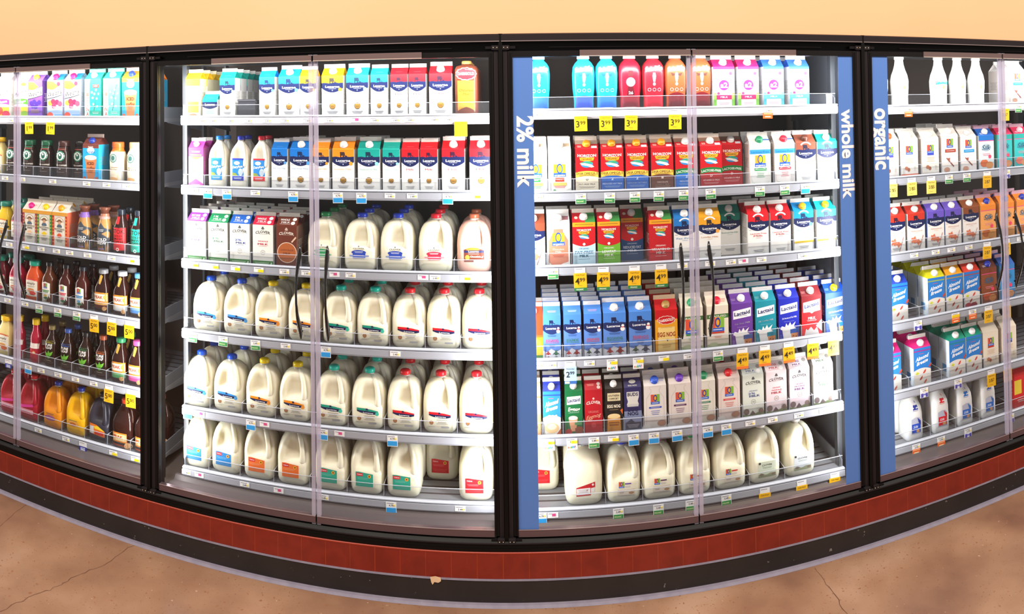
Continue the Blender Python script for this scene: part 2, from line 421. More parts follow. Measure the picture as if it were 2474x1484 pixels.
def organics(kind, c, capc, base=WH, band=None, name=None, bot='d9d2cc', roof=None, blot=None, size='h'):
    def d(a):
        k = a.w/a.h
        if kind == 'big':
            ologo(a, .5, .44, .26, True); a.rect(.3, .26, .7, .35, c); a.text(name or 'MILK', .5, .305, .03, 'ffffff', .24, .01)
            a.ring(.5, .79, .23, .93, 'dcd8d2'); a.fine(.5, .88, .4, 3, 'e0dcd6', .03); a.rect(.27, .70, .73, .715, 'e0dcd6'); a.rect(.2, .17, .8, .24, 'f5cf6a'); a.fine(.5, .14, .5, 2, c, .03); a.ell(.27, .05, .07, c='3b9a4c'); a.poly([(.5, 0), (1, 0), (1, .12)], 'd5d3d0')
        elif kind == 'lact':
            a.rect(0, .76, 1, .87, '3a9bd6'); a.text('Lactose-Free', .5, .81, .05, '1c62ac', .85, .01); ologo(a, .5, .52, .25, True); a.rect(.2, .36, .8, .42, c); a.fine(.5, .39, .5, 1, 'ffffff', .02); a.fine(.5, .27, .4, 4, hexmix(c, 'ffffff', .45), .04); a.ring(.5, .2, .45, .97, 'd8d2c8'); a.ell(.2, .04, .06, c='9fcf9a')
        elif kind == 'bottle':
            a.poly([(.24, .98), (.76, .98), (.76, .93), (.7, .92), (.7, .86), (.9, .72), (.92, .1), (.85, .02), (.15, .02), (.08, .1), (.1, .72), (.3, .86), (.3, .92), (.24, .93)], hexmix(base, 'b9aca4', .35))
            a.poly([(.27, .97), (.73, .97), (.73, .94), (.67, .92), (.67, .85), (.87, .71), (.89, .1), (.83, .03), (.17, .03), (.11, .1), (.13, .71), (.33, .85), (.33, .92), (.27, .94)], base)
            ologo(a, .5, .63, .2); a.rect(.22, .48, .78, .52, c); a.fine(.5, .5, .4, 1, 'ffffff', .015); a.fine(.5, .38, .4, 3, hexmix(c, base, .4), .04); a.ell(.78, .13, .2, .07, 'b98a72'); a.ell(.1, .05, .2, .08, 'efe8e2')
        elif kind == 'choc':
            a.poly([(.3, .86), (.7, .86), (.72, .78), (.93, .6), (.93, .12), (.8, .02), (.2, .02), (.08, .12), (.08, .6), (.28, .78)], 'd9876a'); a.rect(.28, .88, .72, .93, 'dcd6d0')
            ologo(a, .5, .55, .26, True); a.text('Chocolate', .5, .40, .04, 'f6e3d8', .5); a.text('Milk', .5, .345, .045, 'f6e3d8', .26); a.fine(.5, .25, .5, 2, 'c23a20', .03); a.poly([(.45, 0), (1, 0), (1, .12), (.7, .08)], 'ece8e4'); a.ell(.12, .05, .06, c='e8f0d8')
        elif kind == 'grass':
            a.rect(0, .70, 1, .80, '46733f'); a.text('GRASS-FED', .5, .75, .05, 'dfe6cf', .8, .02); ologo(a, .5, .48, .3); a.rect(.22, .35, .8, .39, c); a.fine(.5, .28, .4, 3, hexmix(c, base, .5), .03); a.rect(0, 0, 1, .1, 'a9b98c'); a.ell(.3, .1, .2, .05, 'c2c9a2')
        elif kind == 'almond':
            ologo(a, .5, .66, .2); a.rect(.3, .55, .7, .6, c); a.fine(.5, .44, .5, 4, 'e0b89a', .035); a.ell(.32, .24, .1, .05, 'c97a58'); a.ell(.45, .2, .08, .05, 'b0674a'); a.rect(0, 0, 1, .09, bot); a.fine(.8, .22, .1, 4, 'c9b9a9', .03)
        elif kind == 'band':
            ologo(a, .5, .74, .2); a.rect(.2, .56, .86, .64, c); a.fine(.53, .6, .5, 1, 'ffffff', .02); a.poly([(.25, .42), (.32, .42), (.75, .2), (.7, .18)], '8f3f34'); a.poly([(.3, .4), (.5, .42), (.45, .3)], 'a5574a'); a.ell(.3, .12, .18, .06, 'cf9a80')
    def r(a):
        if kind in ('bottle', 'grass', 'lact'): a.fine(.8, .5, .25, 3, hexmix(c, base, .3), .12)
        if kind in ('big', 'choc'): a.rect(.62, .3, .95, .7, '9c6a70' if kind == 'choc' else 'c9b496'); a.fine(.2, .5, .25, 2, 'c9c0b8', .1)
        if kind == 'lact': a.rect(.55, .45, 1, .58, '3a72c0')
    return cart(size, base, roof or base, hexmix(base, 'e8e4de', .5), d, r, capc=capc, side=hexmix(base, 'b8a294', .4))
def horizon(v, bot, btxt, c2=None, btc='ffffff'):
    """v: dha, lac (lactose-free), fat (plain with vitamin strip)"""
    red = 'c4141f'
    def emblem(a, v0, s=1.0):
        a.text('HORIZON', .5, v0+.12*s, .062*s, 'f4efe6', .82*s, .03, arc=-.012)
        a.poly([(.5-.33*s, v0+.08*s), (.5+.33*s, v0+.08*s), (.5+.28*s, v0+.01*s), (.5, v0-.01*s), (.5-.28*s, v0+.01*s)], 'f2b72b'); a.text('ORGANIC', .5, v0+.045*s, .042*s, '6b3c14', .5*s, .02, arc=.01)
        a.ell(.5, v0-.075*s, .27*s, .075*s, '2f8fcf', 20); a.poly([(.5-.3*s, v0-.03*s), (.5-.1*s, v0-.02*s), (.5+.1*s, v0-.0*s), (.5+.28*s, v0-.04*s), (.5+.15*s, v0-.06*s), (.5-.1*s, v0-.06*s)], '3aa37c')
        a.poly([(.5-.32*s, v0-.05*s), (.5-.1*s, v0-.045*s), (.5+.2*s, v0-.08*s), (.5+.32*s, v0-.13*s), (.5+.2*s, v0-.15*s), (.5, v0-.11*s), (.5-.22*s, v0-.09*s)], 'f2eee8')
    def d(a):
        if v == 'dha' or v == 'lac':
            emblem(a, .72); lac = v == 'lac'
            a.band(.33, .46, .035, .0, '1d7a3d' if lac else 'f0c24e')
            if lac: a.text('LACTOSE-FREE', .5, .42, .05, 'eef4ea', .9, .02, arc=.02)
            else: a.text('DHA OMEGA-3', .5, .435, .055, '3b2314', .92, .015); a.fine(.5, .385, .75, 2, '6a4a22', .022)
            a.band(-.0, .34, .035, 0, bot); a.text(c2 or '2', .5, .30, .055, btc, .1, .02)
            for i, t in enumerate(btxt): a.text(t, .5, .19-i*.055, .034, btc, min(.86, .055*len(t)), .01)
            a.fine(.5, .12-.04*(len(btxt)-1), .7, 2, hexmix(btc, bot, .4), .025)
        else:
            a.rect(0, .9, 1, 1, 'f0a420'); a.fine(.5, .95, .8, 1, '7a4a12', .03); emblem(a, .73, .75)
            a.band(0, .52, -.07, 0, bot); a.ell(.5, .5, .06, c='f6f2ee' if bot != red else red); a.text('ORGANIC', .5, .40, .035, btc, .45, .01)
            for i, t in enumerate(btxt): a.text(t, .5, .315-i*.08, .058, btc, min(.8, .1*len(t)), .03)
            a.fine(.5, .16, .5, 1, btc, .018)
    def r(a):
        if v == 'fat': a.rect(.55, 0, 1, 1, '3d8f45'); a.rect(0, 0, .55, 1, red); a.ell(.17, .5, .08, c='f0dcc8')
        else: a.rect(.0, .55, 1, 1, 'a89484' if v == 'dha' else '8a6a58'); a.fine(.18, .3, .18, 2, 'e8d8c8', .12); a.rect(.7, .1, .95, .35, 'cfc6cc')
    cap = {'dha': 'f0a51c', 'lac': 'f2f0ec', 'fat': 'f2f0ec'}[v]
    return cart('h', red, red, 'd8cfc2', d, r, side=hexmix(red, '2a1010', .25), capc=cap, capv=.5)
def lactaid(C, lines, cap='f4f2f2', red=False):
    def d(a):
        if red:
            a.rect(0, .42, 1, 1, '7c1820'); a.poly([(0, 0), (1, 0), (1, .42), (1, .62), (.5, .56), (0, .62)], 'd8161f'); a.poly([(.08, .84), (.92, .9), (.92, .62), (.62, .6), (.5, .56), (.4, .6), (.08, .6)], 'f7f4f4')
            a.text('Lactaid', .5, .77, .085, '1d2b78', .72, .03, sk=.08); a.text('MILK', .5, .45, .06, 'ffffff', .36, .03); a.fine(.5, .39, .5, 2, 'f0b0b0', .02)
            a.poly([(1, .4), (1, .1), (.7, .25)], 'f3eeee'); a.poly([(.1, 0), (.2, .2), (.3, .16), (.45, .24), (.6, .14), (.75, .22), (.88, 0)], 'd9d2cf'); return
        a.poly([(.08, .83), (.92, .89), (.92, .68), (.08, .63)], 'f7f6f8'); a.ring(.5, .755, .0, .5, 'f7f6f8')
        a.text('Lactaid', .5, .77, .085, '1a2462', .74, .03, sk=.06); a.fine(.5, .705, .5, 1, '5a6488', .02)
        for i, t in enumerate(lines): a.text(t, .52, .53-.06*i, .038, 'f2f4fa', min(.72, .06*len(t)), .012, sk=.04)
        a.fine(.5, .44, .5, 1, hexmix(C, 'ffffff', .5), .018)
        a.poly([(.14, .34), (.3, .31), (.36, .4), (.44, .33), (.55, .42), (.62, .34), (.82, .42), (.72, .3), (.86, .25), (.7, .24), (.64, .02), (.22, .02), (.16, .24), (.06, .27)], 'f4f1ee')
        a.rect(.55, .14, .97, .24, hexmix(C, '10a0c0', .4), .02); a.poly([(.58, .14), (.94, .15), (.93, .01), (.62, 0)], 'd98a52'); a.ell(.7, .08, .03, c='5a2c14', n=8); a.ell(.84, .06, .03, c='5a2c14', n=8)
        a.fine(.08, .08, .14, 4, hexmix(C, 'ffffff', .35), .03)
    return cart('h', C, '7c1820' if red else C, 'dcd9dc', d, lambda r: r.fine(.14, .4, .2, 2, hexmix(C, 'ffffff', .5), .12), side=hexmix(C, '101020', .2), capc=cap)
def eggnog(size, tc, cap=None, animals=0):
    B = '5b86cf'
    def d(a):
        a.rect(0, .74, 1, 1, '4a86d8'); cow(a, .47, .83, 1.3, '16224e'); a.band(.66, .77, 0, -.1, '1a2a5c'); a.poly([(0, .77), (1, .77), (.8, .785), (.4, .775), (.1, .79)], '1a2a5c')
        a.text('Lucerne', .45, .70, .05, 'f2f2f6', .58, .025); a.ell(.85, .63, .1, c='f1ece8'); a.ell(.86, .70, .065, c='f1ece8'); a.rect(.78, .66, .92, .68, 'c23a3a')
        a.fine(.5, .53, .5, 2, '2a4a90', .025); a.text('EGGNOG', .5, .42, .06, tc, .68, .01); a.fine(.5, .37, .72, 1, tc, .022); a.fine(.5, .3, .34, 3, '2a4a90', .022)
        a.poly([(0, 0), (1, 0), (1, .22), (.75, .17), (.45, .24), (.2, .16), (0, .2)], 'dcdfe8')
        c1, c3 = (('a82a2a', '3a6a52'), ('b03030', '8a2222'), ('3a5a44', '3a4458'))[animals]
        for u, c, s in ((.28, c1, 1), (.72, c3, 1.25)):
            a.ell(u, .13, .085*s, c=c, n=12); a.ell(u, .13+.085*s*a.w/a.h*1.2, .05*s, c=hexmix(c, 'ffffff', .12), n=10); a.poly([(u-.1*s, .05), (u+.1*s, .05), (u+.02, .07)], hexmix(c, '000000', .4))
            a.poly([(u-.1*s, .15), (u-.16*s, .1), (u-.06*s, .12)], c); a.poly([(u+.1*s, .15), (u+.16*s, .1), (u+.06*s, .12)], c)
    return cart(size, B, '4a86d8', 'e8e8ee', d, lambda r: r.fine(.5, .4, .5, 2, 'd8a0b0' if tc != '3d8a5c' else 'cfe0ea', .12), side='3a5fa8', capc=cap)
def plain(size, base, roof, draw, cap=None, fin='e4e0d8', side=None, rd=None, capv=.45):
    return cart(size, base, roof, fin, draw, rd, side=side, capc=cap, capv=capv)
def almondbreeze(roof, cap, extra='chip', size='h', nog=False):
    def d(a):
        a.band(.0, .40, .06, 0, 'ece6de'); a.rect(0, .9, 1, .93, hexmix(roof, '1c6fd0', .3)); a.text('Almond', .5, .74, .1, 'f4f8ff', .78, .03, .25, sk=.12); a.text('Breeze', .5, .62, .09, 'f4f8ff', .66, .03, .25, sk=.12); a.fine(.45, .84, .3, 1, 'e05a5a', .03)
        if nog: a.text('nog', .55, .45, .11, 'bfe6ff', .5, .02); a.ell(.5, .17, .4, .12, 'f0c890'); a.ell(.5, .2, .26, .07, 'f6e8c8'); a.poly([(.7, 0), (1, 0), (1, .16)], 'c0562a'); return
        for u, v, c in ((.62, .36, 'd84a3a'), (.42, .2, 'b8422c'), (.66, .1, 'cc5a40'), (.95, .5, 'c84a34')): a.poly([(u-.1, v-.05), (u-.02, v+.02), (u+.09, v+.06), (u+.08, v-.0), (u-.01, v-.05)], c)
        a.ell(.2, .33, .09, c='dfe04a'); a.fine(.2, .33, .08, 1, '4a7a20', .02)
        if extra == 'berry': a.ell(.25, .08, .2, .07, 'b83a4a'); a.ell(.6, .06, .22, .08, '9a2c40')
    return cart(size, '2a7fd2', roof, 'ece8e0', d, lambda r: r.fine(.5, .2, .3, 1, 'ffffff', .06), side='dfe9f2', capc=cap)
def silk(base, top, lo, cap, roof=None, size='h'):
    def d(a):
        a.rect(0, .86, 1, 1, top); a.rect(0, .84, 1, .86, 'e04a8a'); a.text('Silk', .5, .66, .13, '2a5a7a', .6, .03, .3); a.ring(.5, .66, .3, .85, hexmix(base, '2a5a7a', .4), rv=.1)
        a.fine(.5, .46, .5, 2, 'e08a9a', .04); a.ell(.35, .22, .26, .11, lo); a.ell(.7, .16, .24, .1, hexmix(lo, 'e8c070', .5)); a.ell(.72, .4, .1, c='e8486a')
    return cart(size, base, roof or top, 'e0b0c4', d, lambda r: r.fine(.3, .3, .3, 2, 'ffffff', .12), capc=cap, side=hexmix(base, 'a0784a', .3))
def cartA(which):
    if which in ('guava', 'mango'):
        c = 'e83a9a' if which == 'guava' else '4faf2c'
        def d(a):
            a.rect(0, 0, 1, .32, 'f0b02c'); a.ell(.25, .2, .28, .12, 'dd4f3a'); a.ell(.75, .1, .3, .1, '8fb83a' if which == 'mango' else 'd83a5a')
            a.band(.36, .5, .03, .03, c); a.text(which.capitalize(), .5, .45, .07, 'ffffff', .7, .03, .2, arc=.0, sk=.06); a.text("Kern's", .5, .7, .11, '3a3432', .8, .01, .2, sk=.15); a.fine(.5, .6, .5, 1, 'b0a8a0', .02); a.ell(.7, .92, .2, .05, 'e8867a' if which == 'guava' else 'f0a52c')
        return plain('t', 'f6f2ea', 'f4ece6', d, None, side='e3ddd2')
    if which in ('grape', 'welch'):
        g = which == 'grape'; base = '7a4fae' if g else 'a9c4e4'
        def d(a):
            a.poly([(0, .98), (0, .78), (.35, .74), (.75, .84), (.4, .97)], 'f4c430') ; a.fine(.3, .86, .35, 2, 'c9862c', .04)
            if not g: a.ell(.75, .9, .12, c='d8304a')
            a.poly([(0, .74), (.5, .76), (1, .84), (1, .62), (.5, .56), (0, .52)], 'fbf9f6'); a.poly([(0, .52), (.5, .56), (1, .62), (1, .605), (.5, .54), (0, .5)], '2a2426'); a.text("Welch's", .5, .66, .12, '241f20', .92, .02, .1, sk=.1)
            if g:
                for u, v in ((.25, .4), (.45, .44), (.62, .38), (.8, .42), (.35, .32), (.55, .3)): a.ell(u, v, .13, c='4a2f8a', n=12)
                a.rect(.2, .14, .8, .24, '8a6a86')
            else:
                for u, v, c in ((.2, .4, 'f0a83a'), (.4, .44, 'd8324a'), (.65, .42, 'c42c54'), (.85, .38, 'd8506a'), (.45, .32, 'c8385a')): a.ell(u, v, .15, c=c, n=12)
                a.fine(.65, .25, .5, 3, 'f4f6fa', .03); a.ell(.2, .08, .2, .08, 'd8503a'); a.rect(.5, 0, 1, .1, '6a9ad0')
        def r(a):
            if not g: a.rect(.62, 0, 1, 1, '1c7fc4'); a.ell(.5, .3, .16, c='d4305a')
        return plain('t', base, '8a5cc4' if g else '9fc4de', d, 'f0d838' if g else 'd81c6a', side='5c3a82' if g else 'c4bcd0', rd=r)
    if which in ('tea_new', 'tea_plain'):
        def d(a):
            a.rect(0, 0, .3, 1, 'b8e8da'); a.poly([(0, 1), (.35, 1), (.2, .6), (.34, .3), (.2, 0), (0, 0)], 'd8f2ea')
            for i, ch in enumerate('ARIZONA'): a.text(ch, .18, .86-i*.125, .09, 'd86a5a', .16, .02)
            a.poly([(.55, .2), (.62, .35), (.66, .6), (.8, .85), (.84, .84), (.7, .6), (.66, .35), (.6, .2)], '3f6f6a'); a.poly([(.64, .55), (.5, .7), (.48, .69), (.62, .52)], '3f6f6a')
            for u, v in ((.6, .62), (.75, .5), (.5, .52), (.7, .72), (.55, .36), (.78, .3), (.45, .66), (.85, .62)): a.ell(u, v, .06, c='f08aa4', n=10, wob=.25, wn=5)
            a.fine(.68, .14, .4, 2, 'e8fff8', .03)
            if which == 'tea_new': a.rect(.52, .78, .88, .86, 'd8302c'); a.text('NEW', .7, .82, .04, 'ffffff', .24, .02)
        return plain('t', '2fc0a4' if which == 'tea_new' else '5fd0bc', '35c8ae', d, 'f2f2ee', side='27a890', fin='7fd8c4')
    def d(a):   # iced coffee
        a.ell(.5, .84, .24, .09, 'dceefc'); a.text('Delight', .5, .8, .05, '2a52a4', .5, .015); a.poly([(.14, .64), (.86, .64), (.72, .04), (.28, .04)], 'c87a4a'); a.ell(.5, .64, .38, .07, 'e8d8c4')
        a.text('ICED', .5, .48, .075, '5a2414', .44, .03); a.text('coffee', .5, .36, .07, '5a2414', .5, .01, .3); a.fine(.5, .26, .3, 3, '8a4a2a', .03); a.ell(.12, .07, .1, c='b05a3a'); a.ell(.88, .07, .1, c='b05a3a')
    moc = which == 'mocha'; rc = '7a4038' if moc else 'f08a28'
    return plain('t' if not moc else 'h', '27a4dc', rc, lambda a: (a.rect(0, .9, 1, 1, rc), a.text('MOCHA', .5, .94, .035, 'f4e4d8', .32, .02) if moc else a.fine(.5, .94, .4, 2, 'f4e4d8', .03), d(a)), '2c46b4', side='35b4e4', fin='c9b4aa' if moc else 'e8d0b0')
def newman(c1, fr, capc):
    def d(a):
        a.rect(0, .0, .14, .9, c1); a.rect(.86, 0, 1, .9, c1)
        for i in range(9): a.ell(.07, .06+i*.095, .05, c=hexmix(c1, 'f4d04a', .6), n=8); a.ell(.93, .06+i*.095, .05, c=hexmix(c1, 'f4d04a', .6), n=8)
        a.rect(0, .9, 1, 1, 'e8a43a'); a.ell(.5, .72, .28, .14, 'f6efdc', 24); a.rect(.22, .5, .78, .72, 'f6efdc'); a.ring(.5, .72, .28, .92, c1, rv=.14, a=0, b=.5)
        a.ell(.5, .74, .22, .022, '7a5230'); a.ell(.5, .765, .12, .035, '8a6038'); a.ell(.5, .70, .1, .045, 'd9a684'); a.poly([(.32, .6), (.4, .66), (.6, .66), (.68, .6), (.64, .57), (.36, .57)], '5a6a7a')
        a.text("NEWMAN'S", .5, .535, .042, '2a2622', .62, .02, arc=.01); a.text('OWN', .5, .47, .05, '2a2622', .34, .02); a.ell(.5, .35, .15, .06, fr); a.fine(.5, .2, .44, 3, '6a6258', .03)
    return cart('h', 'f0eadb', 'f2ece0', 'd9d0c0', d, lambda r: (r.fine(.7, .6, .2, 2, 'c07a4a', .1),), side=hexmix(c1, 'f0e0b0', .3), capc=capc)
def misc(which):
    if which == 'goat':
        def d(a):
            a.rect(0, .78, 1, 1, 'c040a4'); a.poly([(.0, .78), (1, .78), (.5, .70)], '7fb04a'); a.rect(.1, .8, .9, .84, '6a7a5a'); a.fine(.5, .9, .6, 2, 'f0d8ec', .03)
            a.ring(.5, .56, .26, .9, 'e0b8c8', n=14); a.ring(.5, .54, .16, .85, 'e0b8c8'); a.text('GOAT', .5, .42, .085, 'd896b8', .74, .0); a.text('MILK', .5, .3, .085, 'd896b8', .74, .0); a.ell(.42, .42, .05, c='d8c040', n=8)
            a.poly([(0, 0), (1, 0), (1, .1), (.5, .22), (0, .1)], 'c660b0'); a.fine(.5, .06, .6, 2, 'f0d8ec', .03)
        return plain('q', 'f0ece4', 'c040a4', d, 'f2f0f0', side='a85a96')
    if which == 'lemon':
        def d(a): a.rect(0, .82, 1, 1, 'f6c624'); a.fine(.5, .66, .7, 3, 'b0a890', .03); a.ring(.5, .56, .3, .88, 'd88a6a', rv=.04); a.rect(.14, .14, .9, .42, 'f8dc30'); a.fine(.52, .34, .6, 2, 'c8a820', .04); a.fine(.5, .24, .4, 2, 'c8a820', .03); a.ell(.5, .07, .28, .05, 'c8785a')
        return plain('q', 'fbf6dc', 'f6c624', d, None, fin='f8eccc', side='e6dcb8')
    if which == 'goldnog':
        def d(a):
            a.rect(0, .78, 1, 1, 'c8141c'); a.ell(.5, .76, .4, .1, 'f0dcd0', 26, 0, .05, 13); a.ell(.5, .76, .37, .088, 'c8141c', 26, 0, .05, 13); a.text('DARIGOLD', .5, .76, .062, 'f6efe8', .66, .03, sk=.06); a.rect(.12, .05, .88, .6, 'f2cf7e'); a.fine(.5, .59, .5, 1, '9a7038', .02)
            a.text('EGG NOG', .5, .43, .1, '9a2c16', .8, .03); a.poly([(.42, .31), (.58, .32), (.55, .26), (.5, .3)], '3a1c14'); a.fine(.5, .16, .4, 2, 'c89a50', .04)
        return plain('h', 'e8a024', 'c8141c', d, 'b08a4a', side='b85a1c', fin='d8c0a0')
    if which == 'sothern':
        def d(a):
            a.rect(.14, .72, .88, .9, 'd8c8a0'); a.text('SOUTHERN', .5, .84, .045, '241c16', .62, .02); a.text('COMFORT', .5, .77, .045, '241c16', .56, .02); a.text('EGG NOG', .5, .60, .07, 'f0e6d0', .74, .03); a.fine(.5, .52, .5, 1, 'b09a6a', .02)
            a.poly([(.1, 0), (.14, .36), (.5, .4), (.86, .36), (.9, 0)], 'd08a34'); a.ell(.5, .37, .36, .06, 'f0d098'); a.poly([(.86, .5), (1, .54), (1, .4)], 'd8642c'); a.fine(.5, .2, .6, 2, '8a4a1c', .06)
        return plain('q', '1f1b1a', '1f1b1a', d, 'f2f0ec', side='161312')
    if which == 'buds':
        def d(a):
            a.poly([(0, 0), (1, 0), (1, .46), (0, .46)], '7c86a6'); a.poly([(.15, .9), (.85, .9), (.85, .78), (.78, .68), (.85, .6), (.15, .6), (.22, .68), (.15, .78)], 'd8d4cc'); a.text('BUDS', .5, .84, .075, '22264e', .6, .03); a.rect(.18, .56, .82, .62, 'c8c4c0')
            a.text('EGG', .5, .49, .075, '1c2048', .56, .03); a.text('NOG', .5, .4, .075, '1c2048', .6, .03); a.rect(.08, .05, .95, .2, '3c4258'); a.poly([(.1, .2), (.4, .28), (.6, .2)], '3c4258'); a.fine(.5, .12, .7, 3, 'b0b4c0', .03)
        def r(a): a.ell(.5, .6, .2, .2, 'd8d4cc'); a.text('EGG NOG', .5, .2, .14, 'd8d4cc', .5, .02)
        return plain('q', '2b2a5e', '2b2a5e', d, None, side='20204a', rd=r)
    if which == 'lacnog':
        def d(a):
            a.poly([(.12, .86), (.9, .88), (.9, .7), (.12, .68)], 'f4f2ee'); a.text('Lactaid', .5, .785, .075, '1a2462', .7, .03, sk=.03); a.text('Eggnog', .52, .58, .085, 'f0e8d8', .68, .03, .2); a.fine(.5, .5, .6, 1, 'a8c8b0', .02)
            a.poly([(.2, .38), (.72, .38), (.62, .08), (.34, .08)], 'e0a078'); a.ell(.46, .38, .26, .05, 'f4e4cc'); a.rect(.55, .22, .95, .28, '4a8a5a'); a.ell(.8, .1, .25, .09, '8a4a34', 14, 0, .1, 7); a.ell(.2, .07, .2, .07, 'b03a34', 14, 0, .1, 7)
        return plain('q', '0f6a3c', '0f6a3c', d, 'f2f0ee', side='0a4c2a')
    if which == 'orangecart':
        def d(a): a.rect(0, .55, 1, 1, 'd8401c'); a.rect(0, .1, 1, .5, 'f0a020'); a.rect(0, 0, 1, .1, '3a7a3a'); a.ell(.6, .35, .3, .12, 'f6c840')
        return plain('q', 'e85a20', 'd8401c', d, 'f0ece4', side='b84018')
    if which == 'spicecart':
        def d(a): a.rect(0, 0, 1, .5, 'e8a06a'); a.rect(0, .86, 1, .9, 'e8784a'); a.fine(.5, .7, .6, 2, 'c05a3a', .08); a.ell(.5, .2, .34, .1, 'c8683c'); a.fine(.5, .55, .6, 2, 'a06a50', .03)
        return plain('q', 'f0e0d0', 'c8a890', d, 'ece4dc', side='c8a080')
    if which == 'a2red' or which == 'a2blue':
        c = 'c8185a' if which == 'a2red' else '2a62c8'
        def d(a):
            a.rect(0, .94, 1, 1, c); a.poly([(0, 0), (.2, 0), (.2, .34), (.08, .38), (0, .36)], '86c84a' if which == 'a2red' else '5cc4d8'); a.poly([(1, 0), (.84, 0), (.84, .34), (.94, .38), (1, .36)], '86c84a' if which == 'a2red' else '5cc4d8')
            a.ring(.5, .0, .0, .0, c); a.poly([(.36, .9), (.64, .9), (.64, .8), (.86, .62), (.86, .03), (.14, .03), (.14, .62), (.36, .8)], 'ece6ec'); a.poly([(.375, .89), (.625, .89), (.625, .8), (.84, .615), (.84, .04), (.16, .04), (.16, .615), (.375, .8)], 'fcfafc')
            a.ell(.5, .56, .24, c='7c2f94', n=24); a.text('a2', .5, .56, .12, 'ffffff', .34, .03); a.ell(.82, .84, .08, c='a0468a', n=12); a.ell(.24, .36, .07, c='c83a6a', n=12); a.rect(.14, .22, .86, .33, c if which == 'a2red' else '58b8d0'); a.text('MILK', .5, .275, .045, 'f8e8f0', .34, .02); a.fine(.5, .12, .5, 2, 'd8a8b0', .03)
        return plain('h', 'fdfcfc', c, d, 'f2eef0', side='dcdce0')

# ---- bottles and jugs
JUGP = [(0, .78), (.025, .88), (.06, .95), (.12, .99), (.25, 1), (.46, 1), (.58, .985), (.67, .94), (.75, .865), (.81, .76), (.855, .61), (.88, .44), (.895, .28), (.93, .26)]
def jug(W, D, H, capc, lab=None, body='faf2d8', sizek='g', turn=-1.3):
    a = None
    if lab: a = Art(W, H, True); lab(a)
    g = sizek == 'g'
    P = JUGP if g else [(0, .88), (.03, .97), (.07, 1), (.55, 1), (.66, .97), (.74, .86), (.82, .62), (.87, .42), (.9, .34), (.94, .33)]
    top = .995
    ha = turn+.42
    hp = dict(a=ha, p=[(.87 if g else .88, .26), (.85, .42), (.80, .70 if g else .66), (.72, .86), (.62, .96), (.52, 1.0), (.45, .97), (.39, .86)], r=[.010, .012, .0115, .011, .0115, .013, .016, .019] if g else [.009, .01, .0095, .009, .009, .0095, .011, .012])
    parts = bottle(W, D, H, P, 4.2, body, [(.925, P[-1][1]*1.12), (.93, P[-1][1]*1.2), (.985, P[-1][1]*1.16), (1.0, P[-1][1]*.95), (1.0, .05)], capc, a, 'milk',
                   nf=lambda z: 4.6 if z < .5 else max(2, 4.6-(z-.5)*7), bands=((P[-2][0], NECK),), bname='jug_body', pocket=(turn+.06, .78 if g else .7, .40, .40, .93), handle=hp, seg=40)
    if capc in ('e9e6de', 'dfe3e6'): parts = [(n, m, 'clear plastic neck cap' if n == 'screw_cap' else l) for n, m, l in parts]
    return parts
def lab_lucerne(C, acc):
    def d(a):
        a.poly([(.2, .385), (.45, .378), (.65, .36), (.83, .335), (.83, .31), (.2, .34)], C)
        a.poly([(.2, .345), (.83, .318), (.83, .29), (.72, .277), (.52, .278), (.32, .3), (.2, .325)], NAVY); cow(a, .5, .357, .35, NAVY)
        a.text('Lucerne', .54, .302, .02, 'ffffff', .3, .02, sk=-.03)
        if acc: a.ell(.8, .29, .055, c=acc, n=12)
        a.ell(.27, .20, .06, c='b57a4c', n=12); a.ring(.27, .20, .06, .75, '8a5a38', n=12); a.fine(.58, .215, .32, 4, '8f8f96', .022); a.rect(.55, .11, .78, .135, 'b2b2b8'); a.fine(.27, .13, .2, 1, 'a89a90', .015)
    return d
def lab_shop(C, yel='f0b43a'):
    def d(a):
        a.poly([(.2, .40), (.3, .405), (.5, .39), (.72, .375), (.72, .15), (.2, .15)], C); a.rect(.22, .33, .42, .385, 'd8303c'); a.text('Value', .32, .36, .02, 'fbe8e8', .16, .02); a.ell(.61, .335, .05, c=yel, n=12); a.ell(.61, .335, .025, c='8a3a2a', n=8)
        a.fine(.42, .29, .34, 2, hexmix(C, 'ffffff', .35), .02); a.fine(.46, .2, .44, 3, hexmix(C, 'ffffff', .22), .018)
    return d
def lab_clover(C):
    def d(a):
        a.text('CLOVER', .48, .405, .028, '2c2f33', .34, .02, arc=.006); a.ell(.48, .44, .02, c='5a5d60', n=8); a.ring(.24, .43, .03, .8, 'a9a9a4', n=10)
        a.ell(.48, .335, .22, .042, C, 18); a.rect(.3, .24, .68, .33, C); a.rect(.2, .26, .78, .285, hexmix(C, 'ffffff', .45)); a.fine(.48, .34, .26, 2, 'e8e8f0', .018); a.fine(.48, .23, .4, 2, hexmix(C, 'ffffff', .3), .014); a.fine(.48, .28, .3, 1, 'f0e8f0', .02)
    return d
def lab_chocjug(a):
    a.poly([(.22, .41), (.3, .43), (.45, .425), (.5, .435), (.72, .42), (.8, .40), (.8, .2), (.22, .2)], '6a3222'); a.ell(.48, .42, .2, .03, 'c8742c', 14); a.rect(.22, .36, .8, .40, '1e2450'); a.text('Lucerne', .5, .38, .026, 'f0f0f4', .3, .02); a.fine(.5, .34, .3, 1, 'e0c8b0', .014)
    a.text('Chocolate', .55, .295, .03, 'f0dcc8', .3, .02); a.ell(.32, .28, .07, c='d08a3a', n=12); a.poly([(.7, .28), (.78, .31), (.76, .27)], 'f4f0ec'); a.rect(.5, .2, .8, .235, 'e8e4dc')
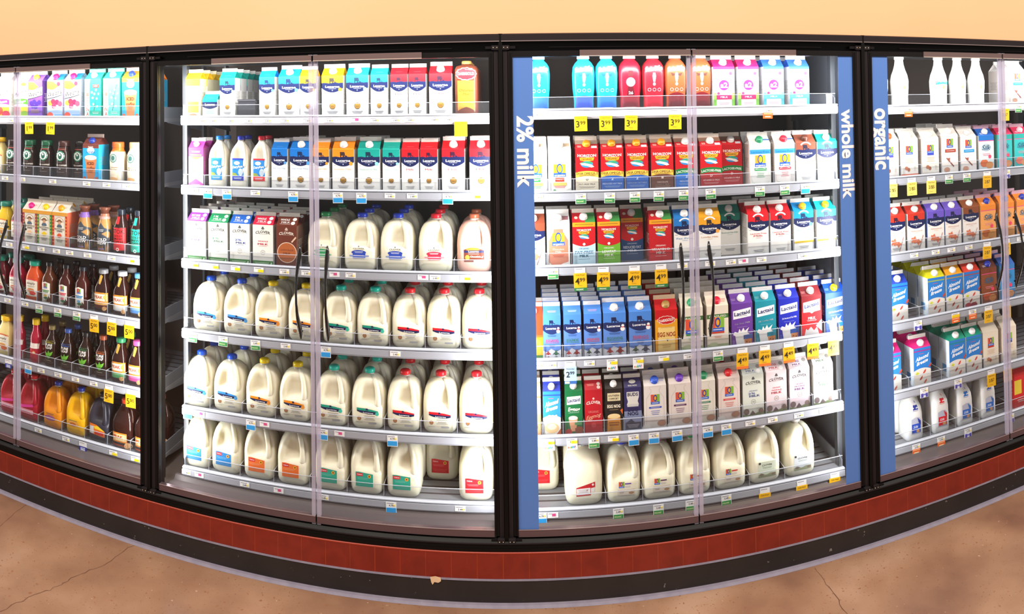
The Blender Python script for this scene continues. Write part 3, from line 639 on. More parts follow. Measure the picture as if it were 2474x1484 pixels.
def lab_oorg(c):
    def d(a):
        ologo(a, .42, .30, .08); a.rect(.52, .33, .70, .35, c); a.fine(.6, .29, .16, 2, 'c0b8c8', .018); a.rect(.3, .14, .8, .25, 'e2d6c4'); a.ell(.7, .18, .08, .022, 'b08a64', 12); a.fine(.42, .2, .16, 3, '8a7a8a', .016)
    return d
def lab_clorg(c):
    def d(a):
        a.rect(.26, .12, .82, .40, c); a.text('CLOVER', .54, .34, .028, '3a4236', .32, .02, arc=.006); a.fine(.54, .29, .3, 2, '7f8f7f', .016); a.ell(.31, .375, .035, c='3f4440', n=10)
        a.poly([(.26, .12), (.82, .12), (.82, .18), (.65, .19), (.5, .16), (.35, .2), (.26, .17)], '9aa27c'); a.ell(.36, .17, .07, .022, '7c6c62', 10); a.ell(.74, .16, .07, .02, '8a7060', 10)
    return d
def lab_back(a):
    a.poly([(.28, .31), (.78, .40), (.78, .31), (.66, .30), (.66, .18), (.28, .17)], 'b8242c'); a.poly([(.29, .295), (.65, .305), (.65, .2), (.29, .19)], 'e2dcdc'); a.fine(.47, .25, .3, 4, 'a09aa0', .018); a.rect(.67, .23, .76, .30, 'd8d4d4'); a.ell(.72, .355, .03, c='e8d8d8', n=8)
def lab_dairy(C, low):
    def d(a):
        a.rect(.2, .16, .82, .58, '2a7fc8'); a.rect(.2, .55, .82, .58, C); a.rect(.2, .16, .82, .25, low); a.ell(.46, .49, .16, .035, 'f0f6fa', 16); a.text('DairyPure', .5, .42, .045, 'f4f8fc', .54, .02, .15, sk=.04)
        a.ell(.66, .32, .13, .07, 'b8ccd8', 12); a.rect(.56, .27, .76, .36, 'a9b9c8'); a.poly([(.2, .25), (.5, .25), (.4, .30), (.2, .31)], '8a9a4a'); a.fine(.5, .205, .44, 2, 'dce8f4', .02)
    return d
SIMP = [(0, .84), (.02, .92), (.5, .94), (.6, .92), (.72, .74), (.8, .56), (.86, .52), (.93, .5)]
TEA = [(0, .84), (.025, .9), (.05, .92), (.52, .92), (.62, .86), (.72, .6), (.78, .42), (.85, .36), (.93, .35)]
def cp(r, z0=.90): return [(z0, r*.98), (z0+.005, r), (.99, r*.98), (1, r*.88), (1, .05)]
def bot(kind):
    if kind.startswith('sbx'):      # iced coffee
        c, l = dict(sbxg=('1f6a48', '2f7a56'), sbxb=('4a2a26', '5a342e'), sbxd=('1c1614', '241a18'), sbxh=('2a1a18', '3a2a24'))[kind]
        def d(a):
            a.ell(.5, .60, .34, c='e8efe9', n=24); a.ring(.5, .60, .34, .8, '1f7a5a'); a.ell(.5, .60, .16, .085, '2f6a58', 12); a.ell(.5, .63, .07, .03, 'e8efe9', 10); a.poly([(.36, .56), (.5, .6), (.64, .56), (.5, .52)], '2f6a58')
            a.text('ICED COFFEE', .5, .36, .035, 'e4ddd4', .86, .02); a.fine(.5, .43, .3, 1, 'b0a49a', .016); a.text('M', .5, .26, .03, 'd8ccc0', .1, .02); a.fine(.5, .18, .6, 1, 'a09080', .02); a.rect(.14, .80, .86, .835, l); a.rect(.14, .765, .86, .79, '8a3a2a')
        return bottle(.082, .082, .205, [(0, .86), (.03, .94), (.66, .96), (.74, .86), (.80, .72), (.86, .72), (.88, .72)], 2.6, '30201c', cp(.80, .86), c, Art_(d, .082, .205))
    if kind in ('cream1', 'cream2'):
        c = 'e06a2c' if kind == 'cream1' else 'dcb88a'
        def d(a): a.ell(.42, .60, .25, c='9ab0a4', n=20); a.ring(.42, .60, .25, .82, '3f6a64'); a.ell(.42, .60, .12, .06, '3f6a64', 10); a.text('CARAMEL' if kind == 'cream1' else 'VANILLA', .5, .37, .03, '6a4a34', .6, .01); a.text('MACCHIATO' if kind == 'cream1' else 'LATTE', .5, .32, .03, '6a4a34', .66, .01); a.ell(.4, .08, .3, .05, 'd8a46a')
        return bottle(.09, .09, .205, [(0, .84), (.03, .92), (.55, .96), (.68, .93), (.76, .80), (.80, .68), (.85, .66), (.88, .66)], 2.4, 'f1dfc2', cp(.72, .86), c, Art_(d, .09, .205), bands=((.76, 'e0742c' if kind == 'cream1' else 'e4cfae'),))
    if kind.startswith('simp'):
        b, c, l = dict(simpy=('e6c22c', '1d7f6a', 'e8902c'), simpd=('5a0f1c', '1d7f6a', 'c83a5a'), simpr=('a01c3a', '1d7f6a', 'd8385a'), simpo=('d8562c', '1f9a80', 'e04a44'), simpl=('ecd890', 'f0c01c', 'd86a3c'))[kind]
        def d(a): a.poly([(.12, .52), (.5, .56), (.88, .52), (.88, .12), (.12, .12)], 'f1ead8'); a.band(.5, .535, .03, .03, l, .12, .88); a.text('simply', .5, .45, .055, '4a4038', .56, .01); a.fine(.5, .37, .5, 1, '6a7a5a', .02); a.ell(.5, .27, .24, .05, hexmix(l, 'e8d060', .5), 12); a.ell(.62, .2, .2, .05, l, 12)
        return bottle(.105, .095, .215, SIMP, 3, b, cp(.66, .88), c, Art_(d, .105, .215), 'gloss')
    if kind.startswith('cold'):
        def d(a): a.rect(.1, .74, .9, .8, '8f6cc0' if kind == 'cold1' else 'c49a90'); a.rect(0, .02, 1, .34, '363b44'); a.poly([(.0, .3), (.5, .34), (1, .3), (1, .50), (.95, .52), (.7, .56), (.45, .66), (.2, .56), (.05, .5)], '3f4650'); a.fine(.5, .5, .34, 2, 'd8d4d0', .03); a.text('COLD', .5, .30, .06, 'f0ece8', .66, .03); a.text('BREW', .5, .22, .06, 'f0ece8', .66, .03); a.rect(.3, .08, .7, .1, '9a84c8')
        return bottle(.086, .086, .232, [(0, .84), (.03, .92), (.42, .98), (.55, .9), (.68, .72), (.76, .6), (.86, .52), (.9, .5)], 2, 'b88a52', [(.86, .52), (.93, .54), (.94, .66), (.985, .72), (1, .7), (1, .05)], '7a4634', Art_(d, .086, .232), bands=((.72, '8f6cc0' if kind == 'cold1' else 'b07a62'), (.8, '8a5038')))
    if kind.startswith('stok'):
        c = 'd8262c' if kind == 'stokr' else '1fa890'
        def d(a): a.rect(.08, .1, .92, .60, c); a.rect(.08, .6, .92, .615, '2a1c14'); a.text('STOK', .5, .52, .09, '241410', .8, .02); a.rect(.52, .59, .62, .6, '241410'); a.text('COLD', .5, .42, .045, '241410', .56, .03); a.text('BREW', .5, .355, .045, '241410', .56, .03); a.text('COFFEE', .5, .29, .045, '241410', .72, .03); a.fine(.5, .2, .5, 2, hexmix(c, '241410', .5), .02); a.ell(.5, .12, .1, c='f0e8e0', n=14); a.ell(.5, .12, .06, c=c, n=10); a.rect(.36, .68, .56, .84, c)
        return bottle(.088, .088, .228, [(0, .88), (.03, .94), (.6, .94), (.68, .8), (.8, .56), (.88, .42), (.92, .42)], 2.2, '28120f', cp(.5, .88), '1c2430', Art_(d, .088, .228))
    if kind.startswith('otea'):
        c = dict(otea1='5f9a5a', otea2='e0405a', otea3='2f8ac8')[kind]
        def d(a): a.poly([(.22, .5), (.5, .54), (.78, .5), (.78, .03), (.22, .03)], 'efece2'); ologo(a, .5, .41, .13); a.rect(.26, .31, .74, .335, c); a.rect(.3, .28, .7, .3, c); a.ell(.5, .2, .12, .03, 'd8b85a' if kind == 'otea1' else hexmix(c, 'ffffff', .3), 10); a.ell(.55, .14, .16, .03, '3f7a4a', 10, 0, .2, 4)
        return bottle(.094, .094, .22, TEA, 2.2, '5a2f1c' if kind == 'otea1' else '441a14', cp(.44, .90), '1c1c20' if kind != 'otea3' else '2a2c34', Art_(d, .094, .22))
    if kind.startswith('peak'):
        c, cc = dict(peak1=('e0962c', '9a9a9e'), peak2=('d8d8d4', 'd0d2d6'), peak3=('4a86c8', '5aa8dc'), peak4=('4a9a5a', '2f8a5a'), peak5=('d84a9a', 'e05aa4'))[kind]
        def d(a):
            a.rect(.08, .26, .94, .48, 'e8892c'); a.rect(.1, .29, .92, .45, 'f2e8d4'); a.text('PEAK', .44, .375, .065, 'b8401c', .56, .03); a.ell(.82, .38, .08, .05, 'e8b02c', 10); a.poly([(.08, .26), (.94, .26), (.94, .2), (.08, .2)], hexmix(c, 'e8e0d0', .35)); a.rect(.08, .13, .94, .2, c if kind != 'peak1' else '5a1f14'); a.fine(.5, .485, .6, 1, 'c89a50', .02); a.ell(.78, .12, .12, c='e0a86a', n=14)
            a.poly([(.38, .68), (.5, .66), (.58, .84), (.5, .88), (.42, .86)], 'c8a04a')
        return bottle(.094, .094, .222, [(0, .86), (.03, .92), (.5, .94), (.58, .9), (.7, .66), (.78, .48), (.84, .42), (.9, .42)], 3, '2c1410', cp(.54, .9), cc, Art_(d, .094, .222))
    if kind.startswith('leaf'):
        c, cc = dict(leaf1=('c8b83a', '8a7a4a'), leaf2=('2f6ac8', '3a5aa8'), leaf3=('3a8a54', '1c1c1e'), leaf4=('d8703a', '9a4a2c'))[kind]
        def d(a): a.poly([(.16, .64), (.5, .66), (.86, .64), (.86, .14), (.16, .14)], '16130f'); a.rect(.16, .6, .86, .65, c); a.text('PURE', .5, .55, .055, 'f2f0ea', .52, .03); a.text('LEAF', .5, .48, .055, 'f2f0ea', .5, .03); a.poly([(.28, .28), (.2, .38), (.42, .34), (.5, .42), (.58, .36), (.8, .4), (.7, .3), (.5, .26)], '6fb83c'); a.poly([(.36, .24), (.5, .3), (.66, .25), (.5, .21)], '3f8a2c'); a.fine(.5, .17, .4, 1, 'c8b89a', .02)
        return bottle(.086, .086, .218, TEA, 2.6, '2a1510', cp(.46, .9), cc, Art_(d, .086, .218))
    if kind == 'smooth':
        def d(a): a.rect(.12, .34, .88, .46, 'f0e4dc'); a.fine(.5, .4, .6, 2, '8a5a54', .03); a.ell(.5, .26, .25, .06, 'c83a34', 12); a.ell(.6, .25, .1, .03, 'f0d0a0', 8)
        return bottle(.08, .08, .235, [(0, .8), (.03, .9), (.3, .9), (.42, .78), (.55, .84), (.62, .78), (.74, .5), (.84, .44), (.9, .44)], 2, 'a81c38', cp(.55, .87), 'f0c41c', Art_(d, .08, .235))
    if kind.startswith('fair'):
        c, c2 = dict(fairc=('1cb0e4', '2a70d4'), fairm=('1cb0e4', '3a5ac8'), fairr=('d01c2c', 'c8102c'), fairo=('b0522c', '6a141c'), fairx=('c8102a', '7a1424'))[kind]
        def d(a):
            if kind == 'fairx': a.fine(.5, .74, .34, 1, 'f0e4e4', .03); a.rect(.4, .6, .6, .7, '5a1420'); a.ell(.5, .5, .2, c='f2eeee', n=20); a.text('CORE', .5, .52, .03, '2a1418', .24, .02); a.text('POWER', .5, .485, .03, '2a1418', .24, .02); a.poly([(.3, .2), (.38, .42), (.62, .42), (.7, .2)], '5a1420'); a.text('26', .5, .31, .05, 'f2eeee', .2, .02)
            else:
                a.text('fairlife', .5, .74, .085, 'f6f8fa', .8, .03, sk=.04); a.poly([(.45, .66), (.55, .66), (.58, .60), (.54, .50), (.46, .50), (.42, .60)], 'f8f8f8'); a.ell(.5, .46, .06, .028, 'f8f8f8', 12); a.poly([(.42, .64), (.24, .66), (.3, .60), (.42, .61)], hexmix(c, '10182a', .55)); a.poly([(.58, .64), (.76, .66), (.7, .60), (.58, .61)], hexmix(c, '10182a', .55))
                for u in (.28, .5, .72): a.ring(u, .36, .08, .7, hexmix(c, 'ffffff', .55), n=12)
            if kind == 'fairo': a.band(0.035, .26, .05, 0, c2, .13, .87); a.fine(.5, .2, .6, 3, 'f0d8d0', .03)
            else: a.band(.035, .24, .03, 0, c2, .12, .88); a.band(.035, .21, .02, 0, 'f0eef0', .12, .88); a.fine(.5, .12, .5, 2, 'b8b4bc', .025)
        return bottle(.1, .085, .25, [(0, .8), (.03, .86), (.2, .86), (.4, .97), (.66, 1), (.78, .94), (.85, .74), (.9, .5), (.93, .5)], 3.4, c, cp(.56, .92), 'f0f2f4', Art_(d, .1, .25), 'plastic')
    if kind == 'chocdari':
        def d(a):
            a.ell(.5, .76, .43, .115, 'f0dcd4', 26, 0, .05, 13); a.ell(.5, .76, .40, .1, 'd8202c', 26, 0, .05, 13); a.rect(.1, .74, .9, .79, 'd8202c'); a.text('DARIGOLD', .5, .765, .05, 'f8f2ee', .7, .03)
            a.poly([(.14, .64), (.86, .64), (.86, .1), (.7, .14), (.5, .17), (.3, .14), (.14, .1)], 'd8862a'); a.text('Chocolate', .5, .47, .05, '8a3c10', .6, .01, .25); a.text('Milk', .5, .40, .05, 'b05a1c', .3, .01, .25); a.fine(.5, .3, .4, 2, 'b8742c', .03)
        return bottle(.105, .1, .245, [(0, .92), (.03, .98), (.84, 1), (.9, .86), (.93, .4), (.95, .34)], 5, '662e1a', cp(.42, .94), 'd8a050', Art_(d, .105, .245), 'plastic')
    if kind.startswith('calif'):
        c = dict(calif1='8fd0a0', calif2='2fb8c8', calif3='f0d890', calif4='e8d8d0', calif5='f0a08a')[kind]
        def d(a): a.band(.42, .5, .02, .02, c, .14, .86); a.ell(.55, .38, .1, c='e89a6a', n=10, wob=.2, wn=4); a.fine(.5, .3, .6, 2, 'dcdcd8', .03); a.ell(.5, .84, .1, .02, 'c8d0cc', 10)
        return bottle(.1, .1, .262, [(0, .8), (.03, .86), (.2, .84), (.36, .9), (.5, .92), (.62, .8), (.72, .6), (.82, .46), (.9, .42), (.93, .42)], 2.3, 'f6f5f1', cp(.5, .92), 'f2f2f0', Art_(d, .1, .262), 'plastic')
def Art_(d, W, H):
    a = Art(W, H, True); d(a); return a
def lab_creamer(c1, c2):
    def d(a):
        a.poly([(.38, .70), (.5, .80), (.62, .70), (.66, .62), (.36, .62)], c1); a.fine(.5, .6, .3, 1, c1, .02); a.poly([(.26, .44), (.5, .47), (.7, .46), (.8, .40), (.8, .14), (.26, .14)], 'b9bcd0'); a.rect(.28, .16, .78, .34, c2); a.text('Silk', .5, .28, .05, 'e8ecf6', .3, .01, .3); a.poly([(.6, .46), (.8, .38), (.8, .3), (.66, .36)], c1); a.ell(.62, .19, .1, .03, 'd8a06a', 10)
    return d
def peakjug():
    def d(a): a.poly([(.14, .34), (.78, .34), (.8, .14), (.14, .14)], 'e8892c'); a.rect(.16, .17, .76, .31, 'f2d8a0'); a.text('PEAK', .4, .25, .06, 'b8401c', .44, .03); a.ell(.82, .08, .14, c='e8b078', n=16); a.rect(.1, .06, .74, .09, 'a8442c')
    a = Art(.13, .235, True); d(a)
    hp = dict(a=-.5, p=[(.88, .3), (.86, .55), (.78, .78), (.66, .92), (.52, .95), (.45, .85)], r=.009)
    return bottle(.13, .13, .235, [(0, .9), (.04, .98), (.45, 1), (.58, .95), (.7, .76), (.8, .5), (.87, .34), (.92, .32)], 3.4, '2c120e', [(.90, .36), (.905, .38), (.98, .38), (1, .33), (1, .05)], 'e0482c', a, 'gloss', handle=hp, bname='jug_body')

# ---------------------------------------------------------------- the store: wall, floor, tiled kerb
def noise_mat(name, cols, scale, rough=.5, speck=None, bump=0, coat=0, detail=6, spec=.5, line=None):
    m = bpy.data.materials.new(name); m.use_nodes = True; nt = m.node_tree; b = nt.nodes['Principled BSDF']; L = nt.links.new
    tc = nt.nodes.new('ShaderNodeTexCoord'); n = nt.nodes.new('ShaderNodeTexNoise'); n.inputs['Scale'].default_value = scale; n.inputs['Detail'].default_value = detail
    L(tc.outputs['Object'], n.inputs['Vector']); r = nt.nodes.new('ShaderNodeValToRGB'); L(n.outputs['Fac'], r.inputs[0])
    e = r.color_ramp.elements; e[0].position = .3; e[0].color = rgb(cols[0]); e[1].position = .7; e[1].color = rgb(cols[-1])
    for i, c in enumerate(cols[1:-1]): q = e.new(.3+.4*(i+1)/(len(cols)-1)); q.color = rgb(c)
    out = r.outputs[0]
    for sc, th, c in speck or ():
        n2 = nt.nodes.new('ShaderNodeTexNoise'); n2.inputs['Scale'].default_value = sc; n2.inputs['Detail'].default_value = 2; L(tc.outputs['Object'], n2.inputs['Vector'])
        r2 = nt.nodes.new('ShaderNodeValToRGB'); r2.color_ramp.elements[0].position = th; r2.color_ramp.elements[1].position = th+.03; L(n2.outputs['Fac'], r2.inputs[0])
        mx = nt.nodes.new('ShaderNodeMix'); mx.data_type = 'RGBA'; mx.inputs[7].default_value = rgb(c); L(r2.outputs[0], mx.inputs[0]); L(out, mx.inputs[6]); out = mx.outputs[2]
    if line:   # joints every line[0] metres along x
        sp = nt.nodes.new('ShaderNodeSeparateXYZ'); L(tc.outputs['Object'], sp.inputs[0])
        mo = nt.nodes.new('ShaderNodeMath'); mo.operation = 'PINGPONG'; mo.inputs[1].default_value = line[0]/2; L(sp.outputs[0], mo.inputs[0])
        lt = nt.nodes.new('ShaderNodeMath'); lt.operation = 'LESS_THAN'; lt.inputs[1].default_value = line[1]; L(mo.outputs[0], lt.inputs[0])
        mm = nt.nodes.new('ShaderNodeMath'); mm.operation = 'MULTIPLY'; L(lt.outputs[0], mm.inputs[0]); L(n.outputs['Fac'], mm.inputs[1])
        mx = nt.nodes.new('ShaderNodeMix'); mx.data_type = 'RGBA'; mx.inputs[7].default_value = rgb(line[2]); L(mm.outputs[0], mx.inputs[0]); L(out, mx.inputs[6]); out = mx.outputs[2]
    L(out, b.inputs['Base Color']); b.inputs['Roughness'].default_value = rough; b.inputs['Specular IOR Level'].default_value = spec
    if bump:
        bp = nt.nodes.new('ShaderNodeBump'); bp.inputs['Strength'].default_value = bump; bp.inputs['Distance'].default_value = .002; L(n.outputs['Fac'], bp.inputs['Height']); L(bp.outputs[0], b.inputs['Normal'])
    return m
M_WALL = noise_mat('painted_wall', ['d89f76', 'dca880'], .8, .7, detail=2)
M_FLOOR = noise_mat('stained_concrete', ['66493a', '7a5a46', '886852', '957762'], 2.2, .30, [(60, .66, '7a5238'), (48, .73, 'a88c74'), (110, .68, '5f4030')], .15, detail=9)
M_RED = noise_mat('red_tile', ['6e1c11', '7c2215', '701c0f'], 9, .36, [(70, .76, '8a3a26')], .1, line=(.105, .0011, 'a8441f'))
M_BLK = noise_mat('black_base', ['1a1616', '241e1e'], 7, .5, [(45, .73, '6f6866')], .2)
M_CAULK = noise_mat('grey_caulk', ['6a6474', '77707e'], 20, .6)
mb = MB(); mb.box(-7, 7, -.012, .03, 2.303, 4.4, M_WALL); mb.obj('wall_back', kind='structure')
mb = MB(); mb.box(-7, 7, -6.2, 1.0, -.06, 0, M_FLOOR); fl = mb.obj('floor', kind='structure')
def crack(pts, w):
    P = [at_z(x, y, .0006) for x, y in pts]; mb = MB(); random.seed(len(pts)*7+int(pts[0][0])); Q = []
    for a, b in zip(P, P[1:]):
        for k in range(6): Q.append(a.lerp(b, k/6)+Vector((random.uniform(-1, 1), random.uniform(-1, 1), 0))*.006)
    Q.append(P[-1]); vs = []
    for i, p in enumerate(Q):
        d = (Q[min(i+1, len(Q)-1)]-Q[max(0, i-1)]).normalized(); n = Vector((-d.y, d.x, 0))*w*random.uniform(.5, 1.2); vs += [p+n, p-n]
    mb.add(vs, [(2*i, 2*i+1, 2*i+3, 2*i+2) for i in range(len(Q)-1)], mat('5c3f30', 'matt')); mb.obj('crack', fl)
crack([(352, 1301), (300, 1330), (250, 1366), (180, 1392), (140, 1418), (80, 1438), (0, 1478)], .0016)
crack([(80, 1208), (40, 1238), (0, 1272)], .0014)
crack([(1968, 1372), (2010, 1430), (2052, 1490)], .0018)
mb = MB(); mb.prism([(-.03, .098), (.0, .098), (.0, .208), (-.024, .208), (-.03, .203)], -7, 7, M_RED); o = mb.obj('trim_1', kind='structure')
mb = MB(); mb.prism([(-.0308, .200), (-.0308, .2045), (-.0245, .2095), (-.02, .2095), (-.02, .205), (-.024, .205)], -7, 7, mat('94301c')); mb.obj('bullnose_edge', o)
mb = MB(); mb.prism([(-.034, 0), (0, 0), (0, .0975), (-.034, .0975)], -7, 7, M_BLK); o = mb.obj('baseboard_front', kind='structure')
mb = MB(); mb.prism([(-.036, .0955), (-.034, .1005), (-.029, .1005), (-.033, .0955)], -7, 7, M_CAULK); mb.obj('grout_line', o)
mb = MB(); mb.prism([(-.058, .0004), (-.033, .0004), (-.033, .009), (-.046, .006)], -7, 7, M_CAULK); mb.obj('caulk_bead', o)
p = at_y(1052, 1402, -.036); mb = MB()
mb.add([(p.x+a, -.0366-(.001 if 2 < i < 5 else 0), p.z+b) for i, (a, b) in enumerate(((-.022, .012), (.0, .016), (.021, .012), (.023, -.002), (.012, -.009), (-.004, -.008), (-.012, -.019), (-.017, -.01)))], [tuple(range(8))], mat('d8b894', 'matt')); mb.obj('chipped_patch', o)

# ---------------------------------------------------------------- the four two-door coolers
SHZ = [[z+1.99 for z in r] for r in ([-.014, -.341, -.709, -1.021, -1.36, -1.683], [-.013, -.346, -.698, -1.032, -1.397, -1.684],
                                     [.003, -.353, -.673, -1.072, -1.401, -1.712], [-.008, -.361, -.735, -1.073, -1.413, -1.68])]
SHX = [(POST[0]+.09, POST[1]-.052), (POST[1]+.092, POST[2]-.05), (POST[2]+.07, POST[3]-.058), (POST[3]+.09, POST[4]-.06)]
COOLER = ['juice cooler', 'gallon cooler', '2% cooler', 'organic cooler']
SHN = ['top shelf', 'second shelf', 'third shelf', 'fourth shelf', 'fifth shelf', 'bottom shelf']
BLK, DK, GR = mat('070606', 'frame'), mat('131011', 'frame'), mat('221d1f', 'frame')
RAILC = mat('7a6664', 'metal'); SILL = mat('6d5a60', 'metal'); LIP = mat('a3a6b0', 'plastic'); BOARD = mat('8d8f96', 'plastic'); LEDGE = mat('cfd0d8', 'plastic')
BLKM = mat('0b090a', 'matt'); UPR = mat('3e4248', 'plastic'); SIDEP = mat('7d828c', 'plastic'); INNER = mat('554c48', 'matt'); PAN = mat('4d4647', 'frame'); WHITEP = mat('c6c8cc', 'plastic')
M_SIGN = mat('5076ba', 'paper'); SH_PARTS = {}
CLABEL = ['black two-door cooler of juices, teas and bottled coffee', 'black two-door cooler holding mostly gallon milk jugs', 'black two-door cooler with 2% milk and whole milk strips', 'black two-door cooler with a blue organic strip']
def door(parent, xp, xs, sign, k):
    """xp: outer (post) side, xs: meeting side"""
    s = 1 if xs > xp else -1
    a, b = xp+s*.030, xp+s*.049
    mb = MB()
    mb.box(min(a, b), max(a, b), -.012, .014, .262, 2.232, DK); mb.box(min(a, b)+.006, max(a, b)-.006, -.014, -.011, .27, 2.225, BLK)
    x0, x1 = sorted((xp+s*.049, xs-s*.003))
    mb.box(x0, x1, -.010, .012, 2.209, 2.232, DK); mb.box(x0, x1, -.010, .012, .256, .285, SILL); mb.box(x0, x1, -.0115, -.0095, .283, .286, mat('a89aa0', 'metal'))
    d = mb.obj('cooler_door', parent)
    mb = MB(); mb.box(x0, x1, -.003, .003, .284, 2.211, GLASS); mb.obj('glass_pane', d)
    c0, c1 = sorted((xs-s*.004, xs-s*.47))
    mb = MB(); mb.box(c0, c1, -.016, -.010, 2.208, 2.234, RAILC); mb.box(c0, c1, -.0175, -.0155, 2.2075, 2.2105, mat('d8c8bc', 'metal')); mb.obj('rail_cover', d)
    e0, e1 = sorted((xs-s*.003, xs-s*.0195))
    mb = MB(); mb.box(e0, e1, -.008, .006, .250, 2.236, EDGE); mb.obj('edge_profile', d)
    mb = MB(); xh = xs-s*.06
    zz = [0, .02, .05, .085, .12, .16, .2, .24, .28, .315, .35, .38, .40]
    hy = [.014, .016, .026, .044, .058, .066, .068, .066, .058, .044, .026, .016, .014]
    rr = [.003, .0075, .010, .0085, .0062, .0052, .005, .0052, .0064, .0085, .010, .0075, .003]
    mb.tube([(xh-s*.004*sin(pi*z/.4), -h, 1.425-z) for z, h in zip(zz, hy)], rr, mat('15110f', 'gloss'), 12)
    for z in (1.385, 1.055):
        mb.loft([[(xh+.006*cos(t*pi/5), -y, z+.006*sin(t*pi/5)) for t in range(10)] for y in (.001, .026)], mat('15110f', 'gloss'))
    mb.obj('door_handle', d)
    for z0, z1, y0 in ((2.238, 2.256, -.018), (.236, .254, -.026)):
        mb = MB(); u0, u1 = sorted((xp+s*.008, xp+s*.036)); mb.box(u0, u1, y0, .01, z0, z1, GR); u0, u1 = sorted((xp+s*.036, xp+s*.062)); mb.box(u0, u1, y0+.006, .008, z0+.004, z1-.003, DK)
        for q in (.014, .029): mb.loft([[(xp+s*q+.0022*cos(t*pi/4), y0-y, (z0+z1)/2+.0022*sin(t*pi/4)) for t in range(8)] for y in (0, .0015)], mat('c9b9a0', 'metal'))
        mb.obj('hinge', d)
    if sign:
        txt, zc, x0, x1, h = sign; a_ = sorted((xp+s*x0, xp+s*x1)); mb = MB(); mb.box(a_[0], a_[1], -.0052, -.0032, .284, 2.209, M_SIGN)
        vs, fs, tw = text_mesh(txt, .03, 0, 5); hm = h/.53; xm = (a_[0]+a_[1])/2; L = zc[0]-zc[1]; kk = L/(tw*hm)
        mb.add([(xm-h/2+y*hm, -.0058, zc[0]-x*hm*kk) for x, y in vs], fs, mat('e9dde2'))
        mb.obj('sign_strip', d, label='blue strip lettered %s' % txt)
    return d
def ysec(py, px): return at_y(px, py, 0).z
GUARD_H = [.05]*6
for b in range(4):
    root = link('display_cooler', None, loc=(0, 0, 0)); root['label'] = CLABEL[b]; root['category'] = 'cooler'
    P0, P1 = POST[b], POST[b+1]; xm = (P0+P1)/2
    mb = MB(); mb.box(P0, P1, .86, .88, .20, 2.27, INNER); mb.box(P0, P1, .02, .88, 2.255, 2.27, WHITEP); mb.box(P0, P1, .02, .86, .20, .225, INNER)
    if b == 0: mb.box(P0-.02, P0, .02, .88, .2, 2.27, INNER)
    if b in (2, 3): mb.box(P1-.012, P1-.002, .06, .86, .22, 2.25, SIDEP)
    mb.obj('cabinet_shell', root)
    mb = MB(); mb.prism([(-.022, 2.272), (-.022, 2.300), (-.016, 2.304), (.02, 2.304), (.02, 2.272)], P0+.004, P1-.004, GR); mb.box(P0+.004, P1-.004, -.0235, -.021, 2.271, 2.2745, mat('8f8080', 'metal'))
    mb.box(P0, P1, .012, .02, 2.225, 2.272, BLK); mb.box(P0+.2, P1-.2, -.004, .0, 2.246, 2.2485, DK); mb.obj('header_rail', root)
    mb = MB(); mb.prism([(.06, .252), (-.012, .250), (-.026, .240), (-.028, .222), (-.030, .222), (-.030, .2095), (.06, .2095)], P0, P1, BLK); mb.box(P0, P1, -.031, -.0255, .2385, .2415, GR); mb.obj('threshold', root)
    for xx, s in (((P0, 1),) if b == 0 else ()) + ((P1, -1),):
        mb = MB(); mb.box(xx-.008, xx+.008, -.020, .045, .213, 2.304, BLK)
        for q in (-1, 1): u = sorted((xx+q*.010, xx+q*.028)); mb.box(u[0], u[1], -.010, .012, .25, 2.236, GR); u = sorted((xx+q*.008, xx+q*.046)); mb.box(u[0], u[1], .016, .05, .22, 2.26, BLKM)
        mb.obj('post', root)
    sl = sr = None
    S = {1: (None, None), 0: (None, None), 2: (('2% milk', (ysec(280, 1275), ysec(453, 1275)), .0495, .131, .05), ('whole milk', (ysec(264, 2025), ysec(481, 2030)), .0495, .12, .043)), 3: (('organic', (ysec(262, 2120), ysec(410, 2125)), .0495, .132, .058), None)}[b]
    door(root, P0, xm, S[0], 0); door(root, P1, xm, S[1], 1)
    sx0, sx1 = SHX[b]
    for xx in (sx0-.004, sx1+.004):      # shelf standards
        mb = MB(); front = not (b < 2 and xx > sx0)
        if front: mb.box(xx-.014, xx+.010, .20, .235, .24, 2.25, UPR)
        mb.box(xx-.006, xx+.006, .70, .74, .24, 2.25, UPR); mb.obj('upright', root)
    for i, z in enumerate(SHZ[b]):
        mb = MB(); mb.box(sx0, sx1, .165, .80, z-.030, z-.012, BOARD)
        for q in range(9): y = .24+q*.06; mb.box(sx0+.01, sx1-.01, y, y+.012, z-.0125, z-.0115, PAN)
        sh = mb.obj('shelf', root)
        mb = MB(); mb.prism([(.150, z-.001), (.153, z+.001), (.168, z+.001), (.168, z-.034), (.164, z-.046), (.154, z-.044), (.149, z-.036), (.149, z-.0105), (.154, z-.009), (.154, z-.0065), (.149, z-.005)], sx0-.003, sx1+.003, LEDGE if i == 0 else LIP)
        mb.obj('price_rail', sh)
        mb = MB(); mb.box(sx0, sx1, .1695, .1712, z+.001, z+.05, ACRYL); mb.box(sx0, sx1, .169, .1717, z+.0495, z+.0515, SHEEN); mb.obj('front_guard', sh)
        for xx in (sx0, sx1-.004):
            mb = MB(); mb.add([(x, y, zz) for x in (xx-.001, xx+.003) for y, zz in ((.17, z-.002), (.17, z+.03), (.20, z+.045), (.70, z+.045), (.76, z-.09), (.3, z-.036))],
                              [(0, 1, 2, 3, 4, 5), (6, 7, 8, 9, 10, 11)[::-1]]+[(j, (j+1) % 6, 6+(j+1) % 6, 6+j) for j in range(6)], SIDEP); mb.obj('end_bracket', sh)
        SH_PARTS[(b, i)] = sh
    z6 = SHZ[b][5]
    mb = MB(); mb.prism([(.155, z6-.046), (.17, z6-.046), (.17, z6-.07), (.03, .258), (.03, .268), (.14, z6-.064)], P0+.05, P1-.05, PAN); mb.obj('kick_panel', root)
